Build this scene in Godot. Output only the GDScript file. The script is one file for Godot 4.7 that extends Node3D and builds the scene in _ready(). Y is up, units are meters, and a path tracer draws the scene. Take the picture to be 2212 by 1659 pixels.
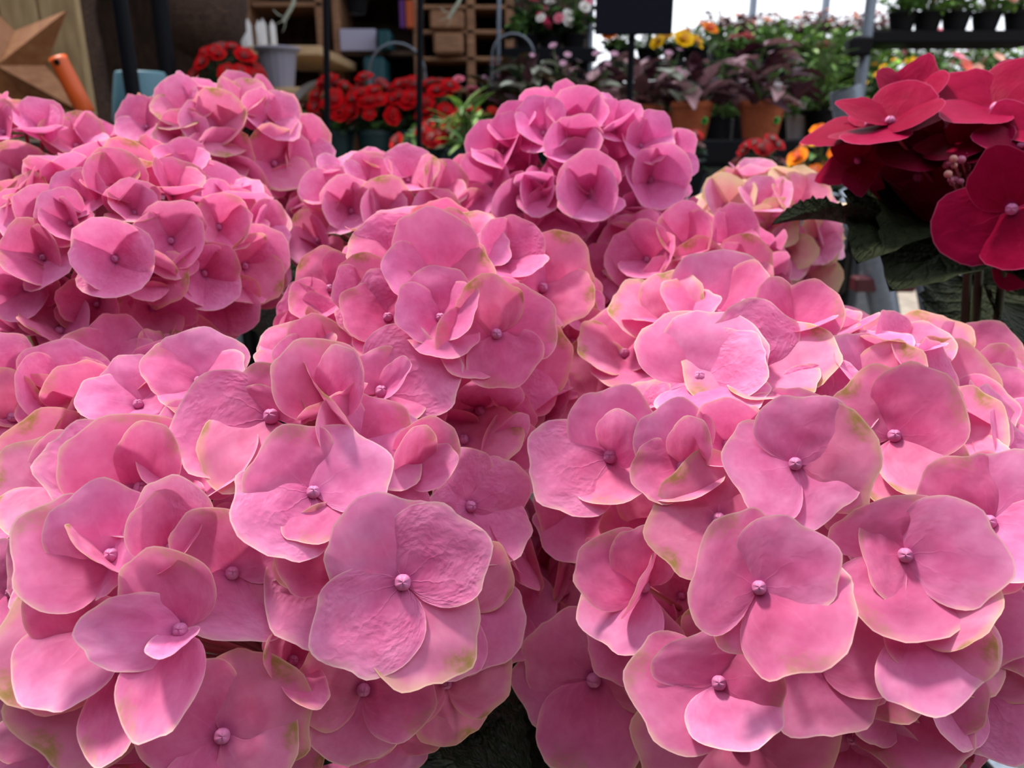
extends Node3D

const W := 2212.0
const H := 1659.0
const F := 1671.0          # focal length in pixels of the full frame
const PITCH := 17.5        # degrees the camera looks down
const EYE := Vector3(0, 1.2, 0)

var cam_basis := Basis()
var rng := RandomNumberGenerator.new()
var M := {}
var petals := []           # shared petal meshes
var petals_far := []
var petals_red := []
var bud_mesh: ArrayMesh
var bud_far: ArrayMesh
var leafs := {}
var blooms_made := 0


func _ready() -> void:
	rng.seed = 4711
	# ---- camera
	cam_basis = Basis(Vector3.RIGHT, deg_to_rad(-PITCH))
	var cam := Camera3D.new()
	cam.name = "camera"
	cam.fov = rad_to_deg(2.0 * atan(H / 2.0 / F))
	cam.near = 0.02
	cam.far = 200.0
	cam.transform = Transform3D(cam_basis, EYE)
	var att := CameraAttributesPhysical.new()
	att.frustum_focal_length = 12.0 / (H / 2.0 / F)
	att.frustum_focus_distance = 0.29
	att.exposure_aperture = 12.0
	att.frustum_near = 0.02
	att.frustum_far = 200.0
	cam.attributes = att
	add_child(cam)
	cam.fov = rad_to_deg(2.0 * atan(H / 2.0 / F))
	cam.current = true
	# ---- sky, exposure
	var we := WorldEnvironment.new()
	we.name = "environment"
	var env := Environment.new()
	var sky := Sky.new()
	var sm := ProceduralSkyMaterial.new()
	sm.sky_top_color = Color(0.93, 0.95, 1.0)
	sm.sky_horizon_color = Color(0.97, 0.98, 1.0)
	sm.sky_curve = 0.15
	sm.ground_bottom_color = Color(0.30, 0.29, 0.27)
	sm.ground_horizon_color = Color(0.45, 0.44, 0.42)
	sm.sun_angle_max = 1.0
	sky.sky_material = sm
	env.background_mode = Environment.BG_SKY
	env.sky = sky
	env.background_energy_multiplier = 1.0
	env.tonemap_mode = Environment.TONE_MAPPER_LINEAR
	env.tonemap_exposure = EXPOSURE
	env.sdfgi_enabled = true
	env.ssao_enabled = true
	env.ssil_enabled = true
	we.environment = env
	add_child(we)
	# ---- veiled sun through the haze, high over the left shoulder of the bench
	var sun := DirectionalLight3D.new()
	sun.name = "sun"
	sun.light_color = Color(1.0, 0.96, 0.90)
	sun.light_energy = SUN
	sun.light_angular_distance = 7.0
	sun.shadow_enabled = true
	sun.sky_mode = DirectionalLight3D.SKY_MODE_LIGHT_ONLY
	add_child(sun)
	sun.look_at_from_position(Vector3.ZERO, -SUN_FROM, Vector3.FORWARD)
	make_materials()
	make_meshes()
	build_shell()
	build_hydrangeas()
	build_lacecap()
	build_left_background()
	build_centre_background()
	build_right_background()

const EXPOSURE := 2.0
const SUN := 0.9
const SUN_FROM := Vector3(-0.35, 0.9, -0.30)


# ---------------------------------------------------------------- places
func ray(u: float, v: float) -> Vector3:
	return cam_basis * Vector3((u - W / 2.0) / F, -(v - H / 2.0) / F, -1.0)

func at(u: float, v: float, d: float) -> Vector3:      # a point d metres in front of the camera
	return EYE + ray(u, v) * d

func on(u: float, v: float, dist: float) -> Vector3:   # the point of an upright plane dist metres away
	var r := ray(u, v)
	return EYE + r * (dist / -r.z)

func pix(n: float, dist: float) -> float:              # size in metres of n pixels at that distance
	return n * dist / F


# ---------------------------------------------------------------- nodes
func numbered(n: String) -> String:
	if not has_node(NodePath(n)):
		return n
	var k := 1
	while has_node(NodePath("%s_%03d" % [n, k])):
		k += 1
	return "%s_%03d" % [n, k]

func tag(o: Node3D, label: String, category: String, group := "", kind := "") -> Node3D:
	o.set_meta("label", label)
	if category != "":
		o.set_meta("category", category)
	if group != "":
		o.set_meta("group", group)
	if kind != "":
		o.set_meta("kind", kind)
	return o

func thing(called: String, label: String, category: String, where := Vector3.ZERO, turn := 0.0, group := "") -> Node3D:
	var o := Node3D.new()
	o.name = numbered(called)
	add_child(o, true)
	o.position = where
	o.rotation.y = turn
	tag(o, label, category, group)
	return o

func part(called: String, mesh: Mesh, mat: Material, parent: Node3D = null, t := Transform3D()) -> MeshInstance3D:
	var o := MeshInstance3D.new()
	o.mesh = mesh
	o.material_override = mat
	o.transform = t
	if parent == null:
		o.name = numbered(called)
		add_child(o, true)
	else:
		o.name = called
		parent.add_child(o, true)
	return o

func structure(called: String, mesh: Mesh, mat: Material, where: Vector3, label: String) -> MeshInstance3D:
	var o := part(called, mesh, mat, null, Transform3D(Basis(), where))
	o.set_meta("kind", "structure")
	o.set_meta("label", label)
	return o

func stuff(o: Node3D) -> Node3D:
	o.set_meta("kind", "stuff")
	return o


# ---------------------------------------------------------------- shapes
func box(x: float, y: float, z: float) -> Mesh:        # a box with chamfered edges
	var b := minf(minf(x, y), z) * 0.12
	var st := SurfaceTool.new()
	st.begin(Mesh.PRIMITIVE_TRIANGLES)
	var h := Vector3(x, y, z) / 2.0
	var pts := []
	for sx in [-1, 1]:
		for sy in [-1, 1]:
			for sz in [-1, 1]:
				var s := Vector3(sx, sy, sz)
				pts.append(s * (h - Vector3(0, b, b)))
				pts.append(s * (h - Vector3(b, 0, b)))
				pts.append(s * (h - Vector3(b, b, 0)))
	var id := func(sx: int, sy: int, sz: int, k: int) -> Vector3:
		return pts[((sx + 1) / 2 * 4 + (sy + 1) / 2 * 2 + (sz + 1) / 2) * 3 + k]
	for s in [-1, 1]:
		quad(st, id.call(s, -1, -1, 0), id.call(s, 1, -1, 0), id.call(s, 1, 1, 0), id.call(s, -1, 1, 0), Vector3(s, 0, 0))
		quad(st, id.call(-1, s, -1, 1), id.call(1, s, -1, 1), id.call(1, s, 1, 1), id.call(-1, s, 1, 1), Vector3(0, s, 0))
		quad(st, id.call(-1, -1, s, 2), id.call(1, -1, s, 2), id.call(1, 1, s, 2), id.call(-1, 1, s, 2), Vector3(0, 0, s))
		for t in [-1, 1]:
			quad(st, id.call(s, t, -1, 0), id.call(s, t, 1, 0), id.call(s, t, 1, 1), id.call(s, t, -1, 1), Vector3(s, t, 0))
			quad(st, id.call(s, -1, t, 0), id.call(s, 1, t, 0), id.call(s, 1, t, 2), id.call(s, -1, t, 2), Vector3(s, 0, t))
			quad(st, id.call(-1, s, t, 1), id.call(1, s, t, 1), id.call(1, s, t, 2), id.call(-1, s, t, 2), Vector3(0, s, t))
			for q in [-1, 1]:
				tri(st, id.call(s, t, q, 0), id.call(s, t, q, 1), id.call(s, t, q, 2), Vector3(s, t, q))
	return st.commit()

func tri(st: SurfaceTool, a: Vector3, b: Vector3, c: Vector3, n: Vector3) -> void:
	var m := n.normalized()
	if (b - a).cross(c - a).dot(n) > 0.0:
		var k := b
		b = c
		c = k
	for p in [a, b, c]:
		st.set_normal(m)
		st.set_uv(Vector2(p.x + p.z, p.y))
		st.add_vertex(p)

func quad(st: SurfaceTool, a: Vector3, b: Vector3, c: Vector3, d: Vector3, n: Vector3) -> void:
	tri(st, a, b, c, n)
	tri(st, a, c, d, n)

func grid(nu: int, nv: int, f: Callable, wrap := false) -> ArrayMesh:   # f(i / nu, j / nv) -> point
	var v := PackedVector3Array()
	var n := PackedVector3Array()
	var t := PackedVector2Array()
	var idx := PackedInt32Array()
	var w := nu + 1
	for j in nv + 1:
		for i in w:
			v.append(f.call(float(i) / nu, float(j) / nv))
			t.append(Vector2(float(i) / nu, float(j) / nv))
	for j in nv + 1:
		for i in w:
			var i0 := maxi(i - 1, 0)
			var i1 := mini(i + 1, nu)
			if wrap and (i == 0 or i == nu):
				i0 = nu - 1
				i1 = 1
			var a: Vector3 = v[j * w + i1] - v[j * w + i0]
			var b: Vector3 = v[mini(j + 1, nv) * w + i] - v[maxi(j - 1, 0) * w + i]
			var c := b.cross(a)
			n.append(c.normalized() if c.length_squared() > 1e-20 else Vector3.UP)
	for j in nv:
		for i in nu:
			var a := j * w + i
			idx.append_array([a, a + 1, a + w, a + 1, a + w + 1, a + w])
	var arr := []
	arr.resize(Mesh.ARRAY_MAX)
	arr[Mesh.ARRAY_VERTEX] = v
	arr[Mesh.ARRAY_NORMAL] = n
	arr[Mesh.ARRAY_TEX_UV] = t
	arr[Mesh.ARRAY_INDEX] = idx
	var m := ArrayMesh.new()
	m.add_surface_from_arrays(Mesh.PRIMITIVE_TRIANGLES, arr)
	return m

func lathe(prof: Array, seg := 28) -> ArrayMesh:       # prof: Vector2(radius, height) from the inside bottom round to the outside
	return grid(seg, prof.size() - 1, func(u: float, v: float) -> Vector3:
		var p: Vector2 = prof[int(round(v * (prof.size() - 1)))]
		return Vector3(p.x * cos(u * TAU), p.y, p.x * sin(u * TAU)), true)

func tube(path: Array, r0: float, r1: float, seg := 8) -> ArrayMesh:
	var n := path.size() - 1
	var up: Vector3 = (path[n] - path[0]).normalized()
	var side := up.cross(Vector3(0.31, 0.12, 0.94)).normalized()
	if side.length() < 0.5:
		side = Vector3.RIGHT
	return grid(seg, n + 2, func(u: float, v: float) -> Vector3:
		var k := clampi(int(round(v * (n + 2))) - 1, 0, n)
		var dir: Vector3 = (path[mini(k + 1, n)] - path[maxi(k - 1, 0)]).normalized()
		var a := (side - dir * side.dot(dir)).normalized()
		var b := dir.cross(a)
		var r := lerpf(r0, r1, float(k) / n)
		if int(round(v * (n + 2))) == 0 or int(round(v * (n + 2))) == n + 2:
			r = 0.0
		return path[k] + (a * cos(u * TAU) + b * sin(u * TAU)) * r, true)

func arc_path(a: Vector3, b: Vector3, bend: Vector3, n := 6) -> Array:
	var out := []
	for i in n + 1:
		var t := float(i) / n
		out.append(a.lerp(b, t) + bend * sin(t * PI))
	return out

func merged(list: Array) -> ArrayMesh:                 # list of [mesh, transform]
	var st := SurfaceTool.new()
	st.begin(Mesh.PRIMITIVE_TRIANGLES)
	for e in list:
		st.append_from(e[0], 0, e[1])
	return st.commit()

func frame(y: Vector3, spin := 0.0) -> Basis:          # a basis whose y axis is y
	var yy := y.normalized()
	var x := yy.cross(Vector3(0.17, 0.23, 0.96)).normalized()
	return Basis(yy, spin) * Basis(x, yy, x.cross(yy))


# ---------------------------------------------------------------- materials
func mat(called: String, c: Color, rough := 0.7, metal := 0.0) -> StandardMaterial3D:
	var m := StandardMaterial3D.new()
	m.resource_name = called
	m.albedo_color = c
	m.roughness = rough
	m.metallic = metal
	m.cull_mode = BaseMaterial3D.CULL_DISABLED
	M[called] = m
	return m

func rgb(r: float, g: float, b: float) -> Color:
	return Color(r / 255.0, g / 255.0, b / 255.0)

func noise(sd: int, freq: float, oct := 3) -> FastNoiseLite:
	var n := FastNoiseLite.new()
	n.seed = sd
	n.noise_type = FastNoiseLite.TYPE_SIMPLEX_SMOOTH
	n.frequency = freq
	n.fractal_octaves = oct
	return n

func tex(w: int, h: int, f: Callable) -> ImageTexture:
	var data := PackedByteArray()
	data.resize(w * h * 3)
	for y in h:
		for x in w:
			var c: Color = f.call((x + 0.5) / w, (y + 0.5) / h)
			var k := (y * w + x) * 3
			data[k] = int(clampf(c.r, 0, 1) * 255.0)
			data[k + 1] = int(clampf(c.g, 0, 1) * 255.0)
			data[k + 2] = int(clampf(c.b, 0, 1) * 255.0)
	return ImageTexture.create_from_image(Image.create_from_data(w, h, false, Image.FORMAT_RGB8, data))

func petal_texture(k: int, deep: Color, light: Color, rim: Color, green: Color, spread: float, blotch: float) -> ImageTexture:
	var n1 := noise(11 + k, 2.2, 3)
	var n2 := noise(31 + k, 9.0, 3)
	var n3 := noise(57 + k, 3.0, 3)
	return tex(384, 384, func(u: float, r: float) -> Color:
		var th := (u - 0.5) * 2.0
		var x := r * cos(th * 1.43)
		var z := r * sin(th * 1.43)
		var a := n1.get_noise_2d(x + k, z)
		var b := n2.get_noise_2d(x, z - k)
		var c := deep.lerp(light, clampf(0.16 + 0.66 * r + 0.34 * a + 0.10 * b, 0, 1))
		var vein := pow(1.0 - absf(sin(th * 7.0 + 0.35 * a + 0.18 * b)), 9.0) * (1.0 - 0.75 * r)
		var fine := pow(1.0 - absf(sin(th * 19.0 + 1.6 * a + 0.8 * b)), 7.0) * 0.5
		c = c.lerp(light.lightened(0.25), 0.17 * vein + 0.08 * fine * r)
		c = c.lerp(deep.lerp(rgb(150, 70, 130), 0.55), 0.75 * smoothstep(0.20, 0.03, r))
		var g := smoothstep(0.93 - spread, 1.04, r + 0.10 * n3.get_noise_2d(x * 0.8, z * 0.8 + k))
		c = c.lerp(rim, 0.60 * g)
		var spot := smoothstep(0.18, 0.62, n3.get_noise_2d(x * 0.45 + 7.0, z * 0.45)) * smoothstep(0.66, 0.98, r + 0.12 * b)
		c = c.lerp(green, blotch * spot * (0.75 + 0.5 * b))
		c = c.lerp(rim.lightened(0.3), 0.6 * smoothstep(0.975, 0.99, r))
		return c)

func petal_bump(k: int, wrinkle: float) -> ImageTexture:
	var n1 := noise(71 + k, 5.0, 2)
	var cell := FastNoiseLite.new()
	cell.seed = 5 + k
	cell.noise_type = FastNoiseLite.TYPE_CELLULAR
	cell.frequency = 11.0
	cell.cellular_return_type = FastNoiseLite.RETURN_DISTANCE
	cell.fractal_octaves = 2
	cell.domain_warp_enabled = true
	cell.domain_warp_amplitude = 0.05
	cell.domain_warp_frequency = 6.0
	return tex(384, 384, func(u: float, r: float) -> Color:
		var th := (u - 0.5) * 2.0
		var x := r * cos(th * 1.43)
		var z := r * sin(th * 1.43)
		var a := n1.get_noise_2d(x, z)
		var vein := pow(1.0 - absf(sin(th * 7.0 + 0.5 * a)), 6.0) * (1.0 - 0.7 * r)
		var side := pow(1.0 - absf(sin(th * 19.0 + 2.2 * a)), 5.0) * 0.35 * r
		var h := 0.45 + 0.16 * a - 0.20 * vein - 0.10 * side
		h -= wrinkle * 0.34 * (cell.get_noise_2d(x * 1.2, z) + 0.5) * smoothstep(0.18, 0.45, r) * smoothstep(1.0, 0.86, r) * (0.75 + 0.9 * n1.get_noise_2d(x * 0.35 + 3.0, z * 0.35))
		return Color(h, h, h))

func leaf_texture(k: int, base: Color, vein_c: Color, alt: Color, veins: float) -> ImageTexture:
	var n1 := noise(91 + k, 3.0, 4)
	return tex(192, 192, func(u: float, r: float) -> Color:
		var s := absf(u - 0.5) * 2.0
		var a := n1.get_noise_2d(u * 3.0, r * 4.0)
		var c := base.lerp(alt, clampf(0.35 + a * 1.4, 0, 1))
		var line := pow(1.0 - absf(sin((r - s * 0.28) * veins)), 10.0)
		line = maxf(line, smoothstep(0.05, 0.0, s))
		return c.lerp(vein_c, 0.55 * line))

func leaf_bump(k: int, veins: float) -> ImageTexture:
	var n1 := noise(131 + k, 14.0, 3)
	return tex(192, 192, func(u: float, r: float) -> Color:
		var s := absf(u - 0.5) * 2.0
		var line := pow(1.0 - absf(sin((r - s * 0.28) * veins)), 3.0)
		line = maxf(line, smoothstep(0.10, 0.0, s))
		var h := 0.55 - 0.4 * line + 0.18 * n1.get_noise_2d(u * 2.0, r * 2.0)
		return Color(h, h, h))

func surface_noise(called: String, a: Color, b: Color, freq: float, scale: float, rough: float, bump := 0.0, stretch := Vector3.ONE, metal := 0.0) -> StandardMaterial3D:
	var m := mat(called, Color.WHITE, rough, metal)
	var n := noise(called.hash() % 1000, freq, 4)
	var t := tex(128, 128, func(u: float, v: float) -> Color:
		var k := 0.5 + 0.9 * n.get_noise_3d(cos(u * TAU), sin(u * TAU), cos(v * TAU) + 2.0 * sin(v * TAU))
		return a.lerp(b, clampf(k, 0, 1)))
	m.albedo_texture = t
	m.uv1_triplanar = true
	m.uv1_world_triplanar = true
	m.uv1_scale = stretch * scale
	if bump > 0.0:
		m.heightmap_enabled = true
		m.heightmap_texture = t
		m.heightmap_scale = bump
	return m

func make_materials() -> void:
	var rim := rgb(242, 198, 190)
	var green := rgb(164, 142, 78)
	var albedo := [
		petal_texture(0, rgb(214, 94, 152), rgb(240, 152, 199), rim, green, 0.0, 0.0),
		petal_texture(1, rgb(212, 88, 144), rgb(238, 142, 189), rgb(238, 196, 178), green, 0.03, 0.35),
		petal_texture(2, rgb(217, 102, 151), rgb(241, 160, 197), rgb(228, 192, 152), green, 0.08, 0.9),
		petal_texture(3, rgb(219, 102, 162), rgb(242, 160, 208), rim, green, 0.0, 0.10),
	]
	var bumps := [petal_bump(0, 0.15), petal_bump(1, 1.0)]
	# tone: the pink of one bloom over another
	var tones := {"rose": Color(1, 1, 1), "lilac": Color(1.0, 0.94, 1.0), "warm": Color(1.0, 0.96, 0.98), "deep": Color(0.99, 0.91, 0.95), "pale": Color(1.0, 1.05, 1.0)}
	for t in tones:
		var list := []
		for k in 8:
			var m := mat("petal_%s_%d" % [t, k], tones[t], 0.55)
			m.albedo_texture = albedo[[0, 3][k % 2] if t == "lilac" else k % 4]
			m.heightmap_enabled = true
			m.heightmap_texture = bumps[1 if k in [0, 7] else 0]
			m.heightmap_scale = 0.085 if k in [0, 7] else 0.022
			m.metallic_specular = 0.28
			m.backlight_enabled = true
			m.backlight = Color(0.86, 0.86, 0.86)
			list.append(m)
		M["petals_" + t] = list
	# pale petals fade to cream
	var cream := petal_texture(9, rgb(226, 140, 160), rgb(234, 190, 178), rgb(222, 200, 160), rgb(176, 168, 104), 0.30, 0.5)
	for k in [1, 2, 5]:
		M["petals_pale"][k].albedo_texture = cream
	var red := petal_texture(20, rgb(124, 5, 42), rgb(148, 14, 60), rgb(146, 24, 62), rgb(170, 90, 60), 0.0, 0.0)
	var list := []
	for k in 3:
		var m := mat("red_petal_%d" % k, [Color(1, 1, 1), Color(0.93, 0.85, 0.9), Color(1, 1.1, 1.05)][k], 0.5)
		m.albedo_texture = red
		m.heightmap_enabled = true
		m.heightmap_texture = bumps[0]
		m.heightmap_scale = 0.05
		m.metallic_specular = 0.12
		m.backlight_enabled = true
		m.backlight = Color(0.45, 0.45, 0.45)
		list.append(m)
	M["petals_red"] = list
	mat("bud_pink", rgb(196, 112, 160), 0.6)
	mat("bud_red", rgb(190, 110, 140), 0.5)
	mat("bud_cream", rgb(196, 140, 130), 0.6)
	mat("stalk_pink", rgb(170, 84, 96), 0.7)
	mat("stalk_green", rgb(86, 104, 52), 0.6)
	mat("stalk_dark", rgb(58, 62, 36), 0.6)
	var lt := leaf_texture(0, rgb(26, 48, 32), rgb(62, 78, 44), rgb(38, 62, 38), 26.0)
	var lb := leaf_bump(0, 26.0)
	var hl := mat("leaf_hydrangea", Color.WHITE, 0.5)
	hl.albedo_texture = lt
	hl.heightmap_enabled = true
	hl.heightmap_texture = lb
	hl.heightmap_scale = 0.35
	hl.backlight_enabled = true
	hl.backlight = Color(0.3, 0.3, 0.3)
	var hg := mat("leaf_lacecap", Color(1.15, 1.1, 1.0), 0.6)
	hg.albedo_texture = leaf_texture(3, rgb(26, 34, 24), rgb(52, 56, 40), rgb(36, 42, 30), 34.0)
	hg.metallic_specular = 0.2
	hg.heightmap_enabled = true
	hg.heightmap_texture = leaf_bump(4, 34.0)
	hg.heightmap_scale = 0.45
	for e in [["leaf_mid", rgb(72, 112, 50), rgb(108, 146, 76)], ["leaf_bright", rgb(104, 146, 58), rgb(140, 176, 84)], ["leaf_dark", rgb(30, 50, 32), rgb(52, 74, 46)], ["leaf_grey", rgb(110, 130, 96), rgb(150, 164, 130)],
			["leaf_purple", rgb(52, 22, 34), rgb(92, 40, 56)], ["leaf_rose", rgb(160, 116, 124), rgb(214, 172, 172)], ["leaf_silver", rgb(146, 152, 132), rgb(196, 200, 180)], ["leaf_bronze", rgb(66, 46, 28), rgb(96, 78, 36)], ["leaf_lime", rgb(120, 190, 40), rgb(150, 214, 66)], ["leaf_mauve", rgb(96, 60, 66), rgb(150, 104, 104)]]:
		var m := mat(e[0], Color.WHITE, 0.5)
		m.albedo_texture = leaf_texture(e[0].hash() % 50, e[1], e[2].lightened(0.15), e[2], 22.0)
		m.backlight_enabled = true
		m.backlight = Color(0.5, 0.5, 0.5)
	for e in [["bloom_red", rgb(186, 4, 16)], ["bloom_crimson", rgb(150, 6, 20)], ["bloom_scarlet", rgb(212, 44, 36)], ["bloom_orange", rgb(244, 134, 22)], ["bloom_yellow", rgb(240, 190, 24)], ["bloom_pink", rgb(232, 130, 152)], ["bloom_hot", rgb(224, 64, 112)],
			["bloom_white", rgb(232, 228, 222)], ["bloom_peach", rgb(236, 176, 156)], ["bloom_coral", rgb(232, 110, 96)], ["bloom_lilac", rgb(196, 150, 170)]]:
		var m := mat(e[0], e[1], 0.7)
		m.metallic_specular = 0.15
		m.backlight_enabled = true
		m.backlight = Color(0.5, 0.5, 0.5)
	surface_noise("concrete", rgb(120, 112, 104), rgb(168, 158, 146), 2.4, 0.8, 0.9, 0.2)
	surface_noise("floor_tan", rgb(150, 124, 94), rgb(176, 150, 118), 2.0, 0.6, 0.9, 0.1)
	surface_noise("wood_dark", rgb(48, 32, 24), rgb(82, 58, 42), 2.2, 1.4, 0.8, 0.3, Vector3(1, 0.25, 1))
	surface_noise("wood_brown", rgb(120, 84, 58), rgb(160, 116, 84), 2.2, 2.0, 0.7, 0.2, Vector3(0.4, 3, 3))
	surface_noise("wood_light", rgb(172, 138, 98), rgb(204, 174, 134), 2.2, 2.0, 0.7, 0.2, Vector3(0.4, 3, 3))
	surface_noise("wood_tan", rgb(138, 114, 78), rgb(170, 146, 106), 1.8, 1.5, 0.75, 0.2, Vector3(3, 0.3, 3))
	surface_noise("coir", rgb(40, 28, 22), rgb(96, 72, 58), 3.0, 6.0, 1.0, 1.5)
	surface_noise("rust_brown", rgb(122, 72, 38), rgb(160, 112, 72), 2.0, 3.0, 0.5, 0.1, Vector3.ONE, 0.3)
	surface_noise("terracotta", rgb(164, 78, 42), rgb(188, 100, 60), 2.0, 4.0, 0.8, 0.1)
	surface_noise("galvanised", rgb(112, 122, 136), rgb(142, 152, 164), 2.5, 6.0, 0.45, 0.02, Vector3.ONE, 0.5)
	surface_noise("wall_green", rgb(20, 26, 20), rgb(40, 50, 36), 2.4, 1.5, 0.9)
	surface_noise("soil", rgb(36, 26, 20), rgb(64, 48, 38), 3.0, 20.0, 1.0, 0.8)
	mat("black_plastic", rgb(22, 22, 25), 0.45)
	mat("black_metal", rgb(16, 17, 22), 0.5)
	mat("sign_black", rgb(20, 22, 32), 0.6)
	for k in ["black_plastic", "black_metal", "sign_black"]:
		M[k].metallic_specular = 0.2
	mat("pot_green", rgb(16, 44, 44), 0.5)
	mat("pot_blue", rgb(70, 110, 124), 0.5)
	mat("pot_white", rgb(138, 134, 146), 0.5)
	mat("white_paint", rgb(232, 230, 228), 0.5)
	mat("lilac_grey", rgb(176, 172, 196), 0.7)
	mat("teal", rgb(26, 78, 86), 0.5)
	mat("handle_orange", rgb(206, 84, 26), 0.45)
	mat("steel", rgb(150, 152, 156), 0.35, 0.8)
	mat("sticker_green", rgb(70, 190, 70), 0.5)
	mat("tag_white", rgb(216, 214, 216), 0.5)
	mat("maroon", rgb(70, 18, 30), 0.5)
	mat("wire_silver", rgb(120, 126, 134), 0.4, 0.7)
	mat("purple_cloth", rgb(88, 40, 110), 0.8)
	mat("orange_cloth", rgb(180, 80, 40), 0.8)


# ---------------------------------------------------------------- shared meshes
func petal_mesh(nu: int, nv: int, k: int, p: float, wide: float, curl: float, cross: float, wave: float, skew: float, lump := 0.03, point := 0.0) -> ArrayMesh:
	var n := noise(200 + k, 1.3, 2)
	return grid(nu, nv, func(u: float, t: float) -> Vector3:
		var r := 0.03 + 0.97 * t
		var th := (u - 0.5) * 2.0 * 1.43
		var rho := pow(cos(th), p) * (1.0 + 0.10 * n.get_noise_2d(th * 1.1, k) * smoothstep(1.45, 0.6, absf(th)))
		if absf(th) < 0.25:
			rho *= 1.0 + 0.03 * (0.25 - absf(th)) / 0.25 * (1.0 if k % 3 else -1.0)
		rho *= 1.0 + point * exp(-th * th * 14.0)
		var x := rho * r * cos(th)
		var z := rho * r * sin(th) * wide
		z += skew * x * x
		var y := curl * x * x + cross * z * z + 0.10 * x * (1.0 - x)
		y += 0.8 * wave * sin(th * 2.4 + k * 1.7) * r * r * r + 0.2 * wave * sin(th * 6.0 + k) * pow(r, 5.0)
		y += lump * n.get_noise_2d(x * 1.1 + 4.0, z * 1.1)
		return Vector3(x, y, z))

func make_meshes() -> void:
	# [roundness, width, curl along, curl across, wave, skew]
	var shapes := [
		[0.56, 1.08, 0.05, 0.10, 0.026, 0.05], [0.62, 1.04, 0.18, 0.18, 0.018, -0.08], [0.52, 1.10, -0.06, 0.18, 0.036, 0.04], [0.66, 1.10, 0.03, 0.06, 0.020, 0.10],
		[0.55, 1.00, -0.16, 0.22, 0.034, -0.04], [0.60, 1.14, 0.10, -0.08, 0.042, 0.02], [0.48, 1.06, 0.28, 0.22, 0.018, 0.06], [0.62, 1.12, -0.05, -0.02, 0.030, -0.06],
	]
	for k in shapes.size():
		var s: Array = shapes[k]
		petals.append(petal_mesh(34, 14, k, s[0], s[1], s[2], s[3], s[4], s[5]))
		petals_far.append(petal_mesh(14, 7, k, s[0], s[1], s[2], s[3], s[4], s[5]))
	for k in 3:
		petals_red.append(petal_mesh(20, 12, 40 + k, 0.82, [0.98, 0.90, 1.05][k], [0.04, -0.10, 0.08][k], [0.12, 0.05, -0.05][k], 0.018, 0.04, 0.02, 0.10))
	for far in 2:
		var m := grid(10 if far else 20, 6 if far else 12, func(u: float, v: float) -> Vector3:
			var a := u * TAU
			var b := (v - 0.5) * PI
			var groove := 1.0 - 0.16 * pow(absf(cos(2.0 * a)), 10.0) * smoothstep(-0.3, 0.6, sin(b))
			return Vector3(cos(b) * cos(a), sin(b) * 0.95, cos(b) * sin(a)) * groove, true)
		if far:
			bud_far = m
		else:
			bud_mesh = m
	# leaves: x along, y up, z across, unit length
	for e in [["ovate", 0.62, 0.5, 0.05, 26], ["oval", 0.5, 0.6, 0.0, 8], ["narrow", 0.16, 0.9, 0.0, 8], ["rex", 0.5, 0.35, 0.03, 12], ["round", 0.9, 0.45, 0.0, 8]]:
		var serr: int = e[4]
		leafs[e[0]] = grid(8, serr, func(u: float, t: float) -> Vector3:
			var s := (u - 0.5) * 2.0
			var w: float = e[1] * 0.5 * pow(sin(PI * pow(t, e[2] + 0.15)), 0.8) * (1.0 + e[3] * (1.0 if int(round(t * serr)) % 2 else -1.0))
			var y := 0.12 * s * s * w * 4.0 - 0.28 * t * t + 0.22 * t + 0.012 * sin(t * 40.0) * absf(s) * w * 4.0
			return Vector3(t, y, s * w))
	# a ruffled double flower of three whorls
	var list := []
	for ring in 3:
		var n: int = [6, 5, 3][ring]
		for i in n:
			var b := Basis(Vector3.UP, TAU * i / n + ring * 0.5) * Basis(Vector3(0, 0, 1), 0.15 + 0.5 * ring)
			list.append([petals_small(), Transform3D(b.scaled_local(Vector3.ONE * (0.95 - 0.22 * ring)), Vector3(0, 0.06 * ring, 0))])
	leafs["rosette"] = merged(list)
	list = []
	for i in 5:
		list.append([petals_small(), Transform3D(Basis(Vector3.UP, TAU * i / 5) * Basis(Vector3(0, 0, 1), 0.25), Vector3.ZERO)])
	leafs["single"] = merged(list)

func petals_small() -> ArrayMesh:
	if not leafs.has("petal_small"):
		leafs["petal_small"] = petal_mesh(6, 3, 3, 0.6, 1.0, 0.15, 0.1, 0.04, 0.0)
	return leafs["petal_small"]


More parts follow.
